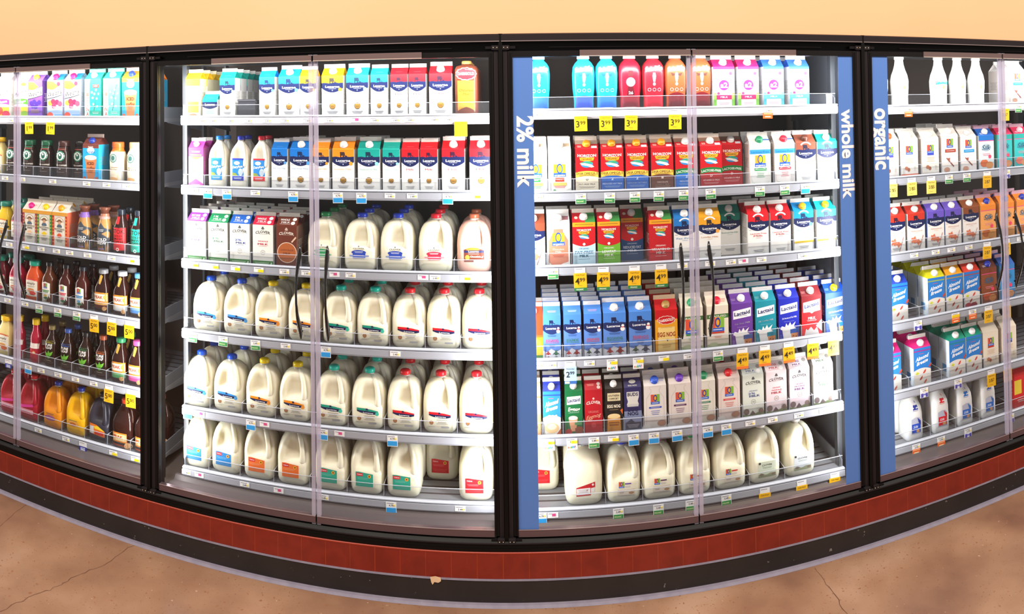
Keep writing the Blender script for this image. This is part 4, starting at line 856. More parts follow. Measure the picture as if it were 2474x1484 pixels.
    # tube lamps standing behind the posts
    for xx, s in ((P0, 1), (P1, -1)):
        mb = MB(); u = sorted((xx+s*.012, xx+s*.040)); mb.box(u[0], u[1], .052, .072, .28, 2.2, BLKM); mb.obj('lamp_housing', root)
DIVM = None
def divider(b, i, x):
    global DIVM
    if DIVM is None:
        mb = MB(); mb.box(-.0008, .0008, .0, .30, 0, .06, ACRYL); mb.box(-.0013, .0013, -.002, .001, 0, .061, SHEEN); mb.box(-.0012, .0012, 0, .30, .0595, .0612, SHEEN); DIVM = mb.mesh('divider')
    link('divider', DIVM, SH_PARTS[(b, i)], loc=(x, .176, SHZ[b][i]-.012))

# ---------------------------------------------------------------- kinds of goods: builder, name, category, look (<=5 words), short (2 words), width, depth, height
T = {}
def reg(key, fn, name, cat, look, short, dim):
    T[key] = dict(fn=fn, name=name, cat=cat, look=look, short=short, dim=dim, meshes=None)
H3, Q3, T3 = (.1, .1, .244), (.077, .077, .237), (.1, .1, .259)
LC = dict(teal=('0a9d90', '8cc8c0', '8fd6e0'), blue=('0a6fc4', '8fb4dc', '4a96d8'), orange=('f28c18', 'f2b27a', 'f59a2a'), red=('dc1220', 'e8606a', None), yellow=('f6b80c', 'f2b88a', 'f5a02a'), aqua=('12b8bc', '9adcdc', '7ed2e8'), sky=('0a90dc', '9ac4e8', '5ab0e6'))  # yellow, aqua, sky: orange, teal, blue with top-shelf light put into the colour
LP = dict(teal=['Reduced Fat Milk'], blue=['Fat Free Milk'], orange=['Lowfat Milk'], red=['Milk'], yellow=['Lowfat Milk'], aqua=['Reduced Fat Milk'], sky=['Fat Free Milk'])
for c, (C, pc, acc) in LC.items():
    reg('h'+c, lambda C=C, pc=pc, acc=acc, c=c: lucerne('h', C, LP[c], pc, acc, 'f2f1ee'), 'milk_carton', 'carton', c+'-topped white half-gallon milk carton', c+' half-gallon', H3)
    reg('q'+c, lambda C=C, pc=pc, acc=acc, c=c: lucerne('q', C, LP[c], pc, acc), 'milk_carton', 'carton', c+'-topped narrow white milk carton', c+' quart', Q3)
reg('pteal', lambda: lucerne('p', '0aa8a4', [], '', None), 'milk_carton', 'carton', 'short teal-topped white milk carton', 'teal pint', (.077, .077, .13))
reg('lred', lambda: lucerne('h', 'dc1220', ['Lactose Free', 'Milk'], 'd8404a', None, 'f2f1ee', True), 'milk_carton', 'carton', 'red-roofed lactose-free milk carton', 'red-roofed carton', H3)
reg('lyel', lambda: lucerne('h', 'f0a81c', ['Lowfat Milk'], 'f2b27a', 'f5a84a', 'f2f1ee', True), 'milk_carton', 'carton', 'mustard-roofed lowfat milk carton', 'mustard carton', H3)
reg('lteal', lambda: lucerne('h', '0a8a78', ['Reduced Fat Milk'], '8ac0b4', None, 'f2f1ee', True), 'milk_carton', 'carton', 'dull-green-roofed milk carton set back', 'green-roofed carton', H3)
reg('lblue', lambda: lucerne('h', '1f7ccc', ['Fat Free'], '6a9ad0', None, 'f2f1ee', True), 'milk_carton', 'carton', 'blue-roofed lactose-free milk carton', 'blue-roofed carton', H3)
reg('lsky', lambda: lucerne('h', '0a90dc', ['Fat Free Milk'], '5aa4d8', '5ab8e8', 'f0b81c', True, 'f0c82c'), 'milk_carton', 'carton', 'sky-blue milk carton with yellow cap', 'sky-blue carton', H3)
reg('laqua', lambda: lucerne('h', '12b8bc', ['Reduced Fat'], '6ac4c8', '7ed2e8', 'f0b81c', True, 'f0c82c'), 'milk_carton', 'carton', 'aqua milk carton with yellow cap', 'aqua carton', H3)
reg('lchoc', lambda: lucerne('h', '8a4a34', ['Chocolate', 'Lowfat Milk'], 'c89a90', None, '6a3a2c', True), 'milk_carton', 'carton', 'brown-roofed chocolate milk carton', 'brown-roofed carton', H3)
reg('lchoc2', lambda: lucerne('h', '8a4028', ['Lowfat', 'Chocolate', 'Milk'], '8a6a60', None, 'f2f1ee', False, None, WH, 'd8906a'), 'milk_carton', 'carton', 'brown chocolate milk carton, straw picture', 'brown carton', H3)
reg('lacq', lambda: lucerne('h', '18a898', ['Reduced Fat'], '8ac8c4', None, 'f2f1ee', True), 'milk_carton', 'carton', 'teal-roofed lactose-free milk carton', 'teal-roofed carton', H3)
for k, c, t in (('ared', 'c03020', 'red'), ('apur', '6a54c0', 'purple'), ('abrn', '8a4a24', 'brown')):
    reg(k, lambda c=c: lucerne('h', c, ['Almond'], 'e0a890', None, 'f4f2f0', False, None, 'f1ece6', 'e07a54', '5a7cc8' if c == '6a54c0' else None), 'almond_milk_carton', 'carton', t+'-topped almond milk carton', t+' carton', H3)
for k, C, l1, l2, c2, t in (('cpur', '8a3cae', 'FAT FREE', 'MILK', '5a3a7a', 'purple'), ('cgrn', '0f8a54', '1%', 'MILK', '2a8a5a', 'green'), ('cblu', '1c62c8', '2%', 'MILK', '3a62b8', 'blue'), ('cred', 'd01440', 'WHOLE', 'MILK', 'd81c48', 'crimson')):
    reg(k, lambda C=C, l1=l1, l2=l2, c2=c2: clover(C, l1, l2, c2), 'milk_carton', 'carton', t+'-roofed white milk carton, green base', t+'-roofed carton', H3)
reg('cchoc', lambda: clover('6a2c18', 'WHOLE', 'MILK', 'f0d0b0', choc=True), 'milk_carton', 'carton', 'brown chocolate carton, glass picture', 'chocolate carton', H3)
for k, C, l1, l2, c2, body, t in (('oc2', 'dfe6e0', '2%', 'MILK', '3a52a0', 'dfe3d8', 'pale-grey'), ('ocw', 'f0dfe4', 'WHOLE', 'MILK', 'd02848', 'ecd8dc', 'pale-rose'), ('ocf', 'f2e2ea', 'FAT FREE', 'MILK', '6a3a7a', 'f0dce4', 'pale-lilac'), ('oc1', 'eeefe6', '1%', 'MILK', '3a6a4a', 'e8eadf', 'pale-green')):
    reg(k, lambda C=C, l1=l1, l2=l2, c2=c2, body=body: clover(C, l1, l2, c2, organic=body), 'milk_carton', 'carton', t+' organic milk carton, farm picture', t+' carton', H3)
reg('cnog', lambda: plain('q', 'b01424', 'b01424', lambda a: (a.ell(.5, .8, .06, c='e8c8c0'), a.text('CLOVER', .5, .72, .065, 'f0dcd4', .8, .02, arc=.03), a.text('ORGANIC', .5, .5, .05, 'd07a74', .6), a.text('Eggnog', .5, .4, .085, 'e0a080', .86, .01, .3, sk=.1), a.ell(.5, .2, .14, c='c03a44')), side='8a0f1c', rd=lambda r: (r.ell(.8, .6, .1, c='e0c8c0'), r.ell(.8, .25, .1, c='e0c8c0'), r.fine(.35, .5, .4, 2, 'e0a090', .12))), 'eggnog_carton', 'carton', 'plain crimson eggnog carton', 'crimson carton', Q3)
for k, args, t, s in (('ogr', ('big', '2f9a4a', 'f2f0ec'), 'white organic milk carton, green square', 'green-square carton'), ('ored', ('big', 'e8401c', 'f4f2f0'), 'white organic milk carton, red rectangle', 'red-rectangle carton'),
                      ('olg', ('lact', '2f9a5a', '2f9a6a'), 'cream lactose-free carton with green cap', 'green-capped carton'), ('olr', ('lact', 'd8203a', 'e0304a', 'f2ece8'), 'cream lactose-free carton with red cap', 'red-capped carton'),
                      ('obb', ('bottle', '3a52b8', '2a5ad0', 'e9e0da'), 'beige organic carton with blue cap', 'blue-capped beige'), ('obp', ('bottle', '5a2a5a', '6a34b8', 'e9dcd4'), 'beige organic carton with purple cap', 'purple-capped beige'),
                      ('obg', ('bottle', '2f7a5a', '1f8a5a', 'e6dfd2'), 'beige organic carton with green cap', 'green-capped beige'), ('obr', ('bottle', 'd83a3a', 'e0202c', 'ecdad2'), 'beige organic carton with red cap', 'red-capped beige'),
                      ('ogg', ('grass', '3f8a4a', '1fa06a', 'e6decb'), 'grass-green banded carton with green cap', 'green-banded carton'), ('ogrr', ('grass', 'c83a2c', 'e01c3c', 'ecdfcc'), 'green-banded milk carton with red cap', 'red-capped banded'),
                      ('ocho', ('choc', 'c23a20', 'f2efec', 'ece6e0'), 'white organic chocolate milk carton', 'chocolate organic'), ('oal', ('almond', '4a4ab8', 'e8641c', 'f1ebe2'), 'cream almond carton with orange cap', 'orange-capped almond'),
                      ('oal2', ('almond', 'f0ebe2', 'f4f2ee', 'f3eee6', None, None, 'e8785a'), 'cream almond carton with pink base', 'pink-based almond'), ('oal3', ('almond', '3a4ac0', 'f4f2ee', 'f3eee4'), 'cream almond carton with blue tab', 'blue-tab almond'),
                      ('oba', ('band', 'a8402c', 'f4f2ee', 'f2ece6'), 'tall cream carton with rust band', 'rust-band carton'), ('obc', ('band', '1c9ad8', 'f4f2ee', 'f2ece8'), 'cream carton with cyan band', 'cyan-band carton'),
                      ('oar', ('almond', 'c83a2c', None, 'efe2cf'), 'tan organic carton with red tab', 'red-tab carton'), ('oap', ('almond', '3a3a7a', None, 'eee0cc'), 'tan organic carton with navy tab', 'navy-tab carton')):
    reg(k, lambda args=args: organics(*args), 'milk_carton', 'carton', t, s, H3)
for k, args, t, s in (('z0', ('dha', 'e6dcc6', ['FAT-FREE MILK'], '0', '3b3a44'), 'red organic carton with cream base', 'cream-based red'), ('z2', ('dha', '2f62b4', ['REDUCED FAT MILK'], '2', 'd0dcf0'), 'red organic carton with blue base', 'blue-based red'),
                      ('z1', ('dha', '6a4034', ['CHOCOLATE', 'LOWFAT MILK'], '1', 'd0bcae'), 'red organic carton with brown base', 'brown-based red'), ('zl2', ('lac', '2f72c8', ['REDUCED FAT'], '2', 'd0dcf0'), 'red lactose-free carton with blue base', 'blue lactose-free'),
                      ('zld', ('lac', 'a8242c', ['VITAMIN D MILK'], 'D', 'f0d8d4'), 'red lactose-free carton with maroon base', 'maroon lactose-free'),
                      ('zf0', ('fat', 'bfe0ee', ['FAT-FREE', 'MILK'], None, '1f6a98'), 'red organic carton with pale-blue base', 'pale-blue-based red'), ('zf1', ('fat', '6cb02c', ['LOWFAT', 'MILK'], None, 'f0f6e4'), 'red organic carton with lime base', 'lime-based red'),
                      ('zf2', ('fat', '234a7a', ['REDUCED FAT', 'MILK'], None, 'b8c4d4'), 'dim red carton with navy base', 'navy-based red'), ('zfd', ('fat', 'c4141f', ['VITAMIN D', 'MILK'], None, 'f6e8e4'), 'all-red organic vitamin milk carton', 'all-red carton')):
    reg(k, lambda args=args: horizon(*args), 'milk_carton', 'carton', t, s, H3)
for k, C, ls, cap, t in (('xpur', '6a3c9c', ['Fat Free Milk'], 'f4f2f2', 'purple'), ('xteal', '0f8a9c', ['1% Lowfat Milk'], 'f4f2f2', 'turquoise'), ('xblu', '1424a4', ['2% Reduced Fat Milk'], 'f4f2f2', 'royal-blue'), ('xcal', '0f4cc4', ['2% Reduced Fat'], 'f0d41c', 'bright-blue')):
    reg(k, lambda C=C, ls=ls, cap=cap: lactaid(C, ls, cap), 'milk_carton', 'carton', t+' milk carton with splashing glass', t+' carton', H3)
reg('xred', lambda: lactaid('d8161f', [], red=True), 'milk_carton', 'carton', 'maroon and red milk carton', 'maroon carton', H3)
for k, tc, n, cap, sz, t in (('eq0', 'c83a5a', 0, None, 'q', 'pink-lettered'), ('eq1', '3d8a5c', 1, None, 'q', 'green-lettered'), ('eq2', 'd04a3a', 2, None, 'q', 'red-lettered'), ('eh1', '3d7a5c', 1, 'f2f2f4', 'h', 'green-lettered'), ('eh2', 'c8404a', 2, 'f2f2f4', 'h', 'red-lettered')):
    reg(k, lambda tc=tc, n=n, cap=cap, sz=sz: eggnog(sz, tc, cap, n), 'eggnog_carton', 'carton', ('narrow ' if sz == 'q' else 'wide ')+t+' blue eggnog carton', t+' eggnog', Q3 if sz == 'q' else H3)
reg('dnog', lambda: misc('goldnog'), 'eggnog_carton', 'carton', 'red and golden eggnog carton', 'golden eggnog', H3)
reg('snog', lambda: misc('sothern'), 'eggnog_carton', 'carton', 'black eggnog carton', 'black eggnog', Q3)
reg('bnog', lambda: misc('buds'), 'eggnog_carton', 'carton', 'navy and grey eggnog carton', 'navy eggnog', Q3)
reg('lnog', lambda: misc('lacnog'), 'eggnog_carton', 'carton', 'dark green eggnog carton', 'green eggnog', Q3)
reg('anog', lambda: almondbreeze('2a3cb0', 'f2f2f4', nog=True, size='q'), 'almond_milk_carton', 'carton', 'bright blue almond nog carton', 'blue nog', Q3)
reg('orng', lambda: misc('orangecart'), 'milk_carton', 'carton', 'orange and red carton half hidden', 'orange carton', Q3)
reg('spic', lambda: misc('spicecart'), 'milk_carton', 'carton', 'peach spiced carton half hidden', 'peach carton', Q3)
reg('goat', lambda: misc('goat'), 'milk_carton', 'carton', 'narrow magenta goat milk carton', 'goat-milk carton', Q3)
reg('lemn', lambda: misc('lemon'), 'juice_carton', 'carton', 'narrow yellow lemonade carton', 'lemonade carton', Q3)
reg('a2r', lambda: misc('a2red'), 'milk_carton', 'carton', 'white bottle-print carton with magenta band', 'magenta-band carton', H3)
reg('a2b', lambda: misc('a2blue'), 'milk_carton', 'carton', 'white bottle-print carton with blue top', 'blue-top carton', H3)
for k, roof, cap, t, ex in (('bb', '1c3cb0', 'f4f2f4', 'navy-roofed', 'chip'), ('by', 'd8d41c', 'f4f2f4', 'yellow-roofed', 'chip'), ('bo', 'f0a41c', 'f4f2f4', 'amber-roofed', 'chip'), ('br', 'd8402c', 'f4f2f4', 'red-roofed', 'berry'), ('bp', 'e0187a', 'f4f2f4', 'pink-roofed', 'chip'), ('bt', '0f9a7c', 'f4f2f4', 'green-roofed', 'chip')):
    reg(k, lambda roof=roof, cap=cap, ex=ex: almondbreeze(roof, cap, ex), 'almond_milk_carton', 'carton', t+' blue almond milk carton', t+' carton', H3)
for k, a_, t, s in (('sb', ('d8e6ea', '1c74c8', 'e0703c', 'f2f0f0', '1c5cb4'), 'blue-topped soy drink carton', 'blue soy'), ('st', ('2fb8b8', '1fa8a0', 'e87a6a', 'f0d0dc', 'd8285a'), 'teal floral soy drink carton', 'teal soy'), ('so', ('f0a45c', 'ee8a28', 'c8682c', '2c3cb0', 'ee8a28'), 'orange soy drink carton', 'orange soy'),
                    ('sbr', ('8a4a2c', '7a3c24', 'c8542c', '2c3cb0', '6a3a2c'), 'brown soy drink carton', 'brown soy'), ('sbl', ('2f8ac8', '2f7ac0', 'e8846a', '2c3cb0', '3a6ac0'), 'blue soy drink carton', 'blue soy')):
    reg(k, lambda a_=a_: silk(*a_), 'soy_drink_carton', 'carton', t, s, H3)
for k, w, t, s in (('guava', 'guava', 'pink and cream guava nectar carton', 'guava carton'), ('mango', 'mango', 'green and cream mango nectar carton', 'mango carton'), ('grape', 'grape', 'purple grape juice carton', 'grape carton'), ('welch', 'welch', 'pale blue berry juice carton', 'berry carton'),
                   ('tean', 'tea_new', 'mint blossom tea carton, red flag', 'flagged tea'), ('teap', 'tea_plain', 'pale mint blossom tea carton', 'mint tea'), ('iced', 'iced', 'orange-roofed blue iced coffee carton', 'iced-coffee carton')):
    reg(k, lambda w=w: cartA(w), 'juice_carton' if k not in ('iced', 'tean', 'teap') else ('coffee_carton' if k == 'iced' else 'tea_carton'), 'carton', t, s, T3)
reg('mocha', lambda: cartA('mocha'), 'coffee_carton', 'carton', 'brown-roofed blue mocha coffee carton', 'mocha carton', H3)
for k, c1, fr, cc, t in (('n1', 'a8304a', 'f0c8a0', 'e01c8a', 'magenta-capped'), ('n2', '3f8a3a', 'f0cc1c', 'f4d81c', 'yellow-capped'), ('n3', 'c83a20', 'e0582c', 'f0a81c', 'orange-capped')):
    reg(k, lambda c1=c1, fr=fr, cc=cc: newman(c1, fr, cc), 'lemonade_carton', 'carton', t+' ornate juice carton', t+' carton', H3)
for k, t, s, n, dim in (('sbxg', 'dark coffee bottle with green cap', 'green-capped coffee', 'coffee_bottle', (.082, .082, .205)), ('sbxb', 'dark coffee bottle with brown cap', 'brown-capped coffee', 'coffee_bottle', (.082, .082, .205)), ('sbxd', 'dim black coffee bottle set back', 'black-capped coffee', 'coffee_bottle', (.082, .082, .205)), ('sbxh', 'dark coffee bottle by clear strip', 'dark coffee', 'coffee_bottle', (.082, .082, .205)),
                        ('cream1', 'cream coffee bottle with orange cap', 'orange-capped latte', 'coffee_bottle', (.09, .09, .205)), ('cream2', 'cream coffee bottle with tan cap', 'tan-capped latte', 'coffee_bottle', (.09, .09, .205)),
                        ('simpy', 'yellow juice bottle with green cap', 'yellow juice', 'juice_bottle', (.105, .095, .215)), ('simpd', 'dark purple juice bottle', 'purple juice', 'juice_bottle', (.105, .095, .215)), ('simpr', 'dark red juice bottle', 'red juice', 'juice_bottle', (.105, .095, .215)), ('simpo', 'orange-red juice bottle with teal cap', 'orange-red juice', 'juice_bottle', (.105, .095, .215)), ('simpl', 'pale lemonade bottle with yellow cap', 'pale lemonade', 'juice_bottle', (.105, .095, .215)),
                        ('cold1', 'cold brew bottle with lilac neck', 'lilac-necked bottle', 'coffee_bottle', (.086, .086, .232)), ('cold2', 'cold brew bottle with tan neck', 'tan-necked bottle', 'coffee_bottle', (.086, .086, .232)), ('stokr', 'red-wrapped cold brew coffee bottle', 'red-wrapped bottle', 'coffee_bottle', (.088, .088, .228)), ('stokt', 'teal-wrapped cold brew coffee bottle', 'teal-wrapped bottle', 'coffee_bottle', (.088, .088, .228)),
                        ('otea1', 'brown tea bottle, green-worded label', 'green-label tea', 'tea_bottle', (.094, .094, .22)), ('otea2', 'brown tea bottle, red-worded label', 'red-label tea', 'tea_bottle', (.094, .094, .22)), ('otea3', 'brown tea bottle, blue-worded label', 'blue-label tea', 'tea_bottle', (.094, .094, .22)),
                        ('peak1', 'dark tea bottle with grey cap', 'grey-capped tea', 'tea_bottle', (.094, .094, .222)), ('peak2', 'dark tea bottle with silver cap', 'silver-capped tea', 'tea_bottle', (.094, .094, .222)), ('peak3', 'dark tea bottle with blue cap', 'blue-capped tea', 'tea_bottle', (.094, .094, .222)), ('peak4', 'dark tea bottle with green cap', 'green-capped tea', 'tea_bottle', (.094, .094, .222)), ('peak5', 'dark tea bottle with pink cap', 'pink-capped tea', 'tea_bottle', (.094, .094, .222)),
                        ('leaf1', 'dark tea bottle, yellow-striped label', 'yellow-stripe tea', 'tea_bottle', (.086, .086, .218)), ('leaf2', 'dark tea bottle, blue-striped label', 'blue-stripe tea', 'tea_bottle', (.086, .086, .218)), ('leaf3', 'dark tea bottle, green-striped label', 'green-stripe tea', 'tea_bottle', (.086, .086, .218)), ('leaf4', 'dark tea bottle, orange-striped label', 'orange-stripe tea', 'tea_bottle', (.086, .086, .218)),
                        ('smooth', 'waisted crimson juice bottle', 'crimson juice', 'juice_bottle', (.08, .08, .235)), ('fairc', 'cyan squat milk bottle', 'cyan bottle', 'milk_bottle', (.1, .085, .25)), ('fairm', 'cyan milk bottle with indigo band', 'indigo-banded bottle', 'milk_bottle', (.1, .085, .25)), ('fairr', 'red milk bottle with white base', 'red bottle', 'milk_bottle', (.1, .085, .25)), ('fairo', 'copper chocolate milk bottle', 'copper bottle', 'milk_bottle', (.1, .085, .25)), ('fairx', 'crimson protein shake bottle', 'crimson bottle', 'milk_bottle', (.1, .085, .25)),
                        ('chocdari', 'brown chocolate milk bottle', 'chocolate bottle', 'milk_bottle', (.105, .1, .245)), ('calif1', 'white carafe with green arc', 'green-arc carafe', 'milk_bottle', (.1, .1, .262)), ('calif2', 'white carafe with teal arc', 'teal-arc carafe', 'milk_bottle', (.1, .1, .262)), ('calif3', 'white carafe with yellow arc', 'yellow-arc carafe', 'milk_bottle', (.1, .1, .262)), ('calif4', 'plain white drink carafe', 'plain carafe', 'milk_bottle', (.1, .1, .262)), ('calif5', 'white carafe with peach arc', 'peach-arc carafe', 'milk_bottle', (.1, .1, .262))):
    reg(k, lambda k=k: bot(k), n, 'bottle', t, s, dim)
G3 = (.152, .152, .250)
for k, cap, C, acc, t in (('gbl', '1c4fc8', '2f86cc', '4a9ad8', 'blue'), ('gye', 'f0d010', 'f09018', 'f0963a', 'yellow'), ('gte', '14c6b0', '109a80', '3ab8a0', 'teal'), ('gre', 'e0202c', 'd81828', None, 'red')):
    reg(k, lambda cap=cap, C=C, acc=acc: jug(*G3, cap, lab_lucerne(C, acc)), 'milk_jug', 'milk jug', t+'-capped gallon milk jug', t+'-capped jug', G3)
for k, C, t in (('vbl', '2f8ad0', 'blue'), ('vor', 'ee7434', 'orange'), ('vte', '2ca890', 'teal'), ('vre', 'd8222c', 'red')):
    reg(k, lambda C=C: jug(*G3, 'e9e6de', lab_shop(C)), 'milk_jug', 'milk jug', 'clear-capped gallon jug, '+t+' label', t+'-label jug', G3)
for k, cap, C, t in (('kgr', '0f8a4c', '2f9a5a', 'green'), ('kbl', '1c3fc8', '2a4ab4', 'blue'), ('kre', 'e0182c', 'd82c48', 'red')):
    reg(k, lambda cap=cap, C=C: jug(*G3, cap, lab_clover(C)), 'milk_jug', 'milk jug', t+'-capped gallon jug, painted label', 'painted '+t+'-capped', G3)
reg('kch', lambda: jug(*G3, 'a8583c', lab_chocjug, body='d9aa9a'), 'milk_jug', 'milk jug', 'pinkish-brown chocolate milk jug', 'chocolate jug', G3)
reg('ubk', lambda: jug(.165, .165, .26, 'efece4', lab_back, turn=2.2), 'milk_jug', 'milk jug', 'gallon jug turned, showing back label', 'turned jug', (.165, .165, .26))
for k, cap, c, t in (('ubl', '2440c0', '6a4ab0', 'blue'), ('upu', 'a04a8a', '5a2a5a', 'plum'), ('ugr', '10a05c', 'c83a20', 'green'), ('uwh', 'f0e8e4', 'd82c2c', 'white')):
    reg(k, lambda cap=cap, c=c: jug(*G3, cap, lab_oorg(c)), 'milk_jug', 'milk jug', t+'-capped organic jug, square logo', t+'-capped organic', G3)
for k, c, t in (('wgr', 'cfd8c4', 'green'), ('wbl', 'd0d6dc', 'blue')):
    reg(k, lambda c=c: jug(*G3, 'f0ece6', lab_clorg(c)), 'milk_jug', 'milk jug', 'organic jug, pale '+t+' farm label', 'pale-'+t+' jug', G3)
S3 = (.092, .092, .248)
for k, cap, C, low, t in (('dbl', '1c84d8', '2f94d8', '1f94d8', 'sky-capped'), ('dna', '2438b8', '2a3aa8', '2a40b4', 'navy-capped'), ('dre', 'd81c34', 'd82434', 'e0343c', 'red-capped')):
    reg(k, lambda cap=cap, C=C, low=low: jug(*S3, cap, lab_dairy(C, low), sizek='s', body='f0ead9'), 'milk_jug', 'milk jug', t+' half-gallon milk jug', t+' half-jug', S3)
for k, body, cap, lab, t, s in (('rj', 'a8142c', 'e02430', lambda a: (a.poly([(.1, .35), (.8, .42), (.8, .36), (.1, .28)], 'e0409a'), a.rect(.1, .18, .8, .28, 'e8a0b0'), a.fine(.45, .22, .5, 2, 'b85a70', .03)), 'red punch jug with red cap', 'red jug'),
                                ('oj1', 'f09414', '2440b0', lambda a: (a.fine(.42, .33, .4, 2, '5a4a6a', .02), a.ell(.42, .24, .28, .06, 'a0608a'), a.fine(.42, .24, .3, 1, 'f0c0a0', .03)), 'orange juice jug, purple oval', 'orange jug'),
                                ('oj2', 'f6b80c', '2440b0', lambda a: (a.ell(.42, .26, .28, .07, 'e0a04a'), a.ell(.42, .25, .16, .04, 'b8642c'), a.fine(.42, .33, .4, 1, '4a6a4a', .03)), 'golden juice jug, tan oval', 'golden jug'),
                                ('bj', '2a2a38', '1a1a20', lambda a: (a.poly([(.15, .4), (.5, .38), (.85, .26), (.85, .14), (.15, .18)], 'e8782c'), a.poly([(.35, .34), (.55, .36), (.85, .27), (.4, .29)], 'f4d030'), a.rect(.15, .18, .35, .34, 'd8d4d4'), a.rect(.4, .17, .8, .25, 'c8342c')), 'dark blue-black drink jug', 'black jug')):
    reg(k, lambda body=body, cap=cap, lab=lab: jug(.13, .13, .235, cap, lab, body=body), 'juice_jug', 'juice jug', t, s, (.13, .13, .235))
reg('pj', peakjug, 'tea_jug', 'tea jug', 'dark tea jug with orange cap', 'tea jug', (.13, .13, .235))
for k, c1, c2, t in (('mb1', '2a3a9c', '1c4cc0', 'navy'), ('mr1', 'd82434', 'd81c2c', 'red'), ('mb2', '2f74c8', '2a6ac4', 'blue'), ('mb3', '3a6ab8', '2f6ac0', 'mid-blue')):
    reg(k, lambda c1=c1, c2=c2: jug(.1, .11, .245, 'f4f3f2', lab_creamer(c1, c2), sizek='s', body='f3f2f0', turn=-.2), 'creamer_jug', 'milk jug', 'white handled jug, '+t+' label', t+'-label jug', (.1, .11, .245))
reg('rcar', lambda: plain('h', 'd8242c', 'd8242c', lambda a: (a.rect(0, .4, .5, .8, 'f0d040'), a.fine(.5, .2, .6, 2, 'f4f2f0', .05)), None), 'milk_carton', 'carton', 'bright red carton beyond clear strip', 'red carton', H3)

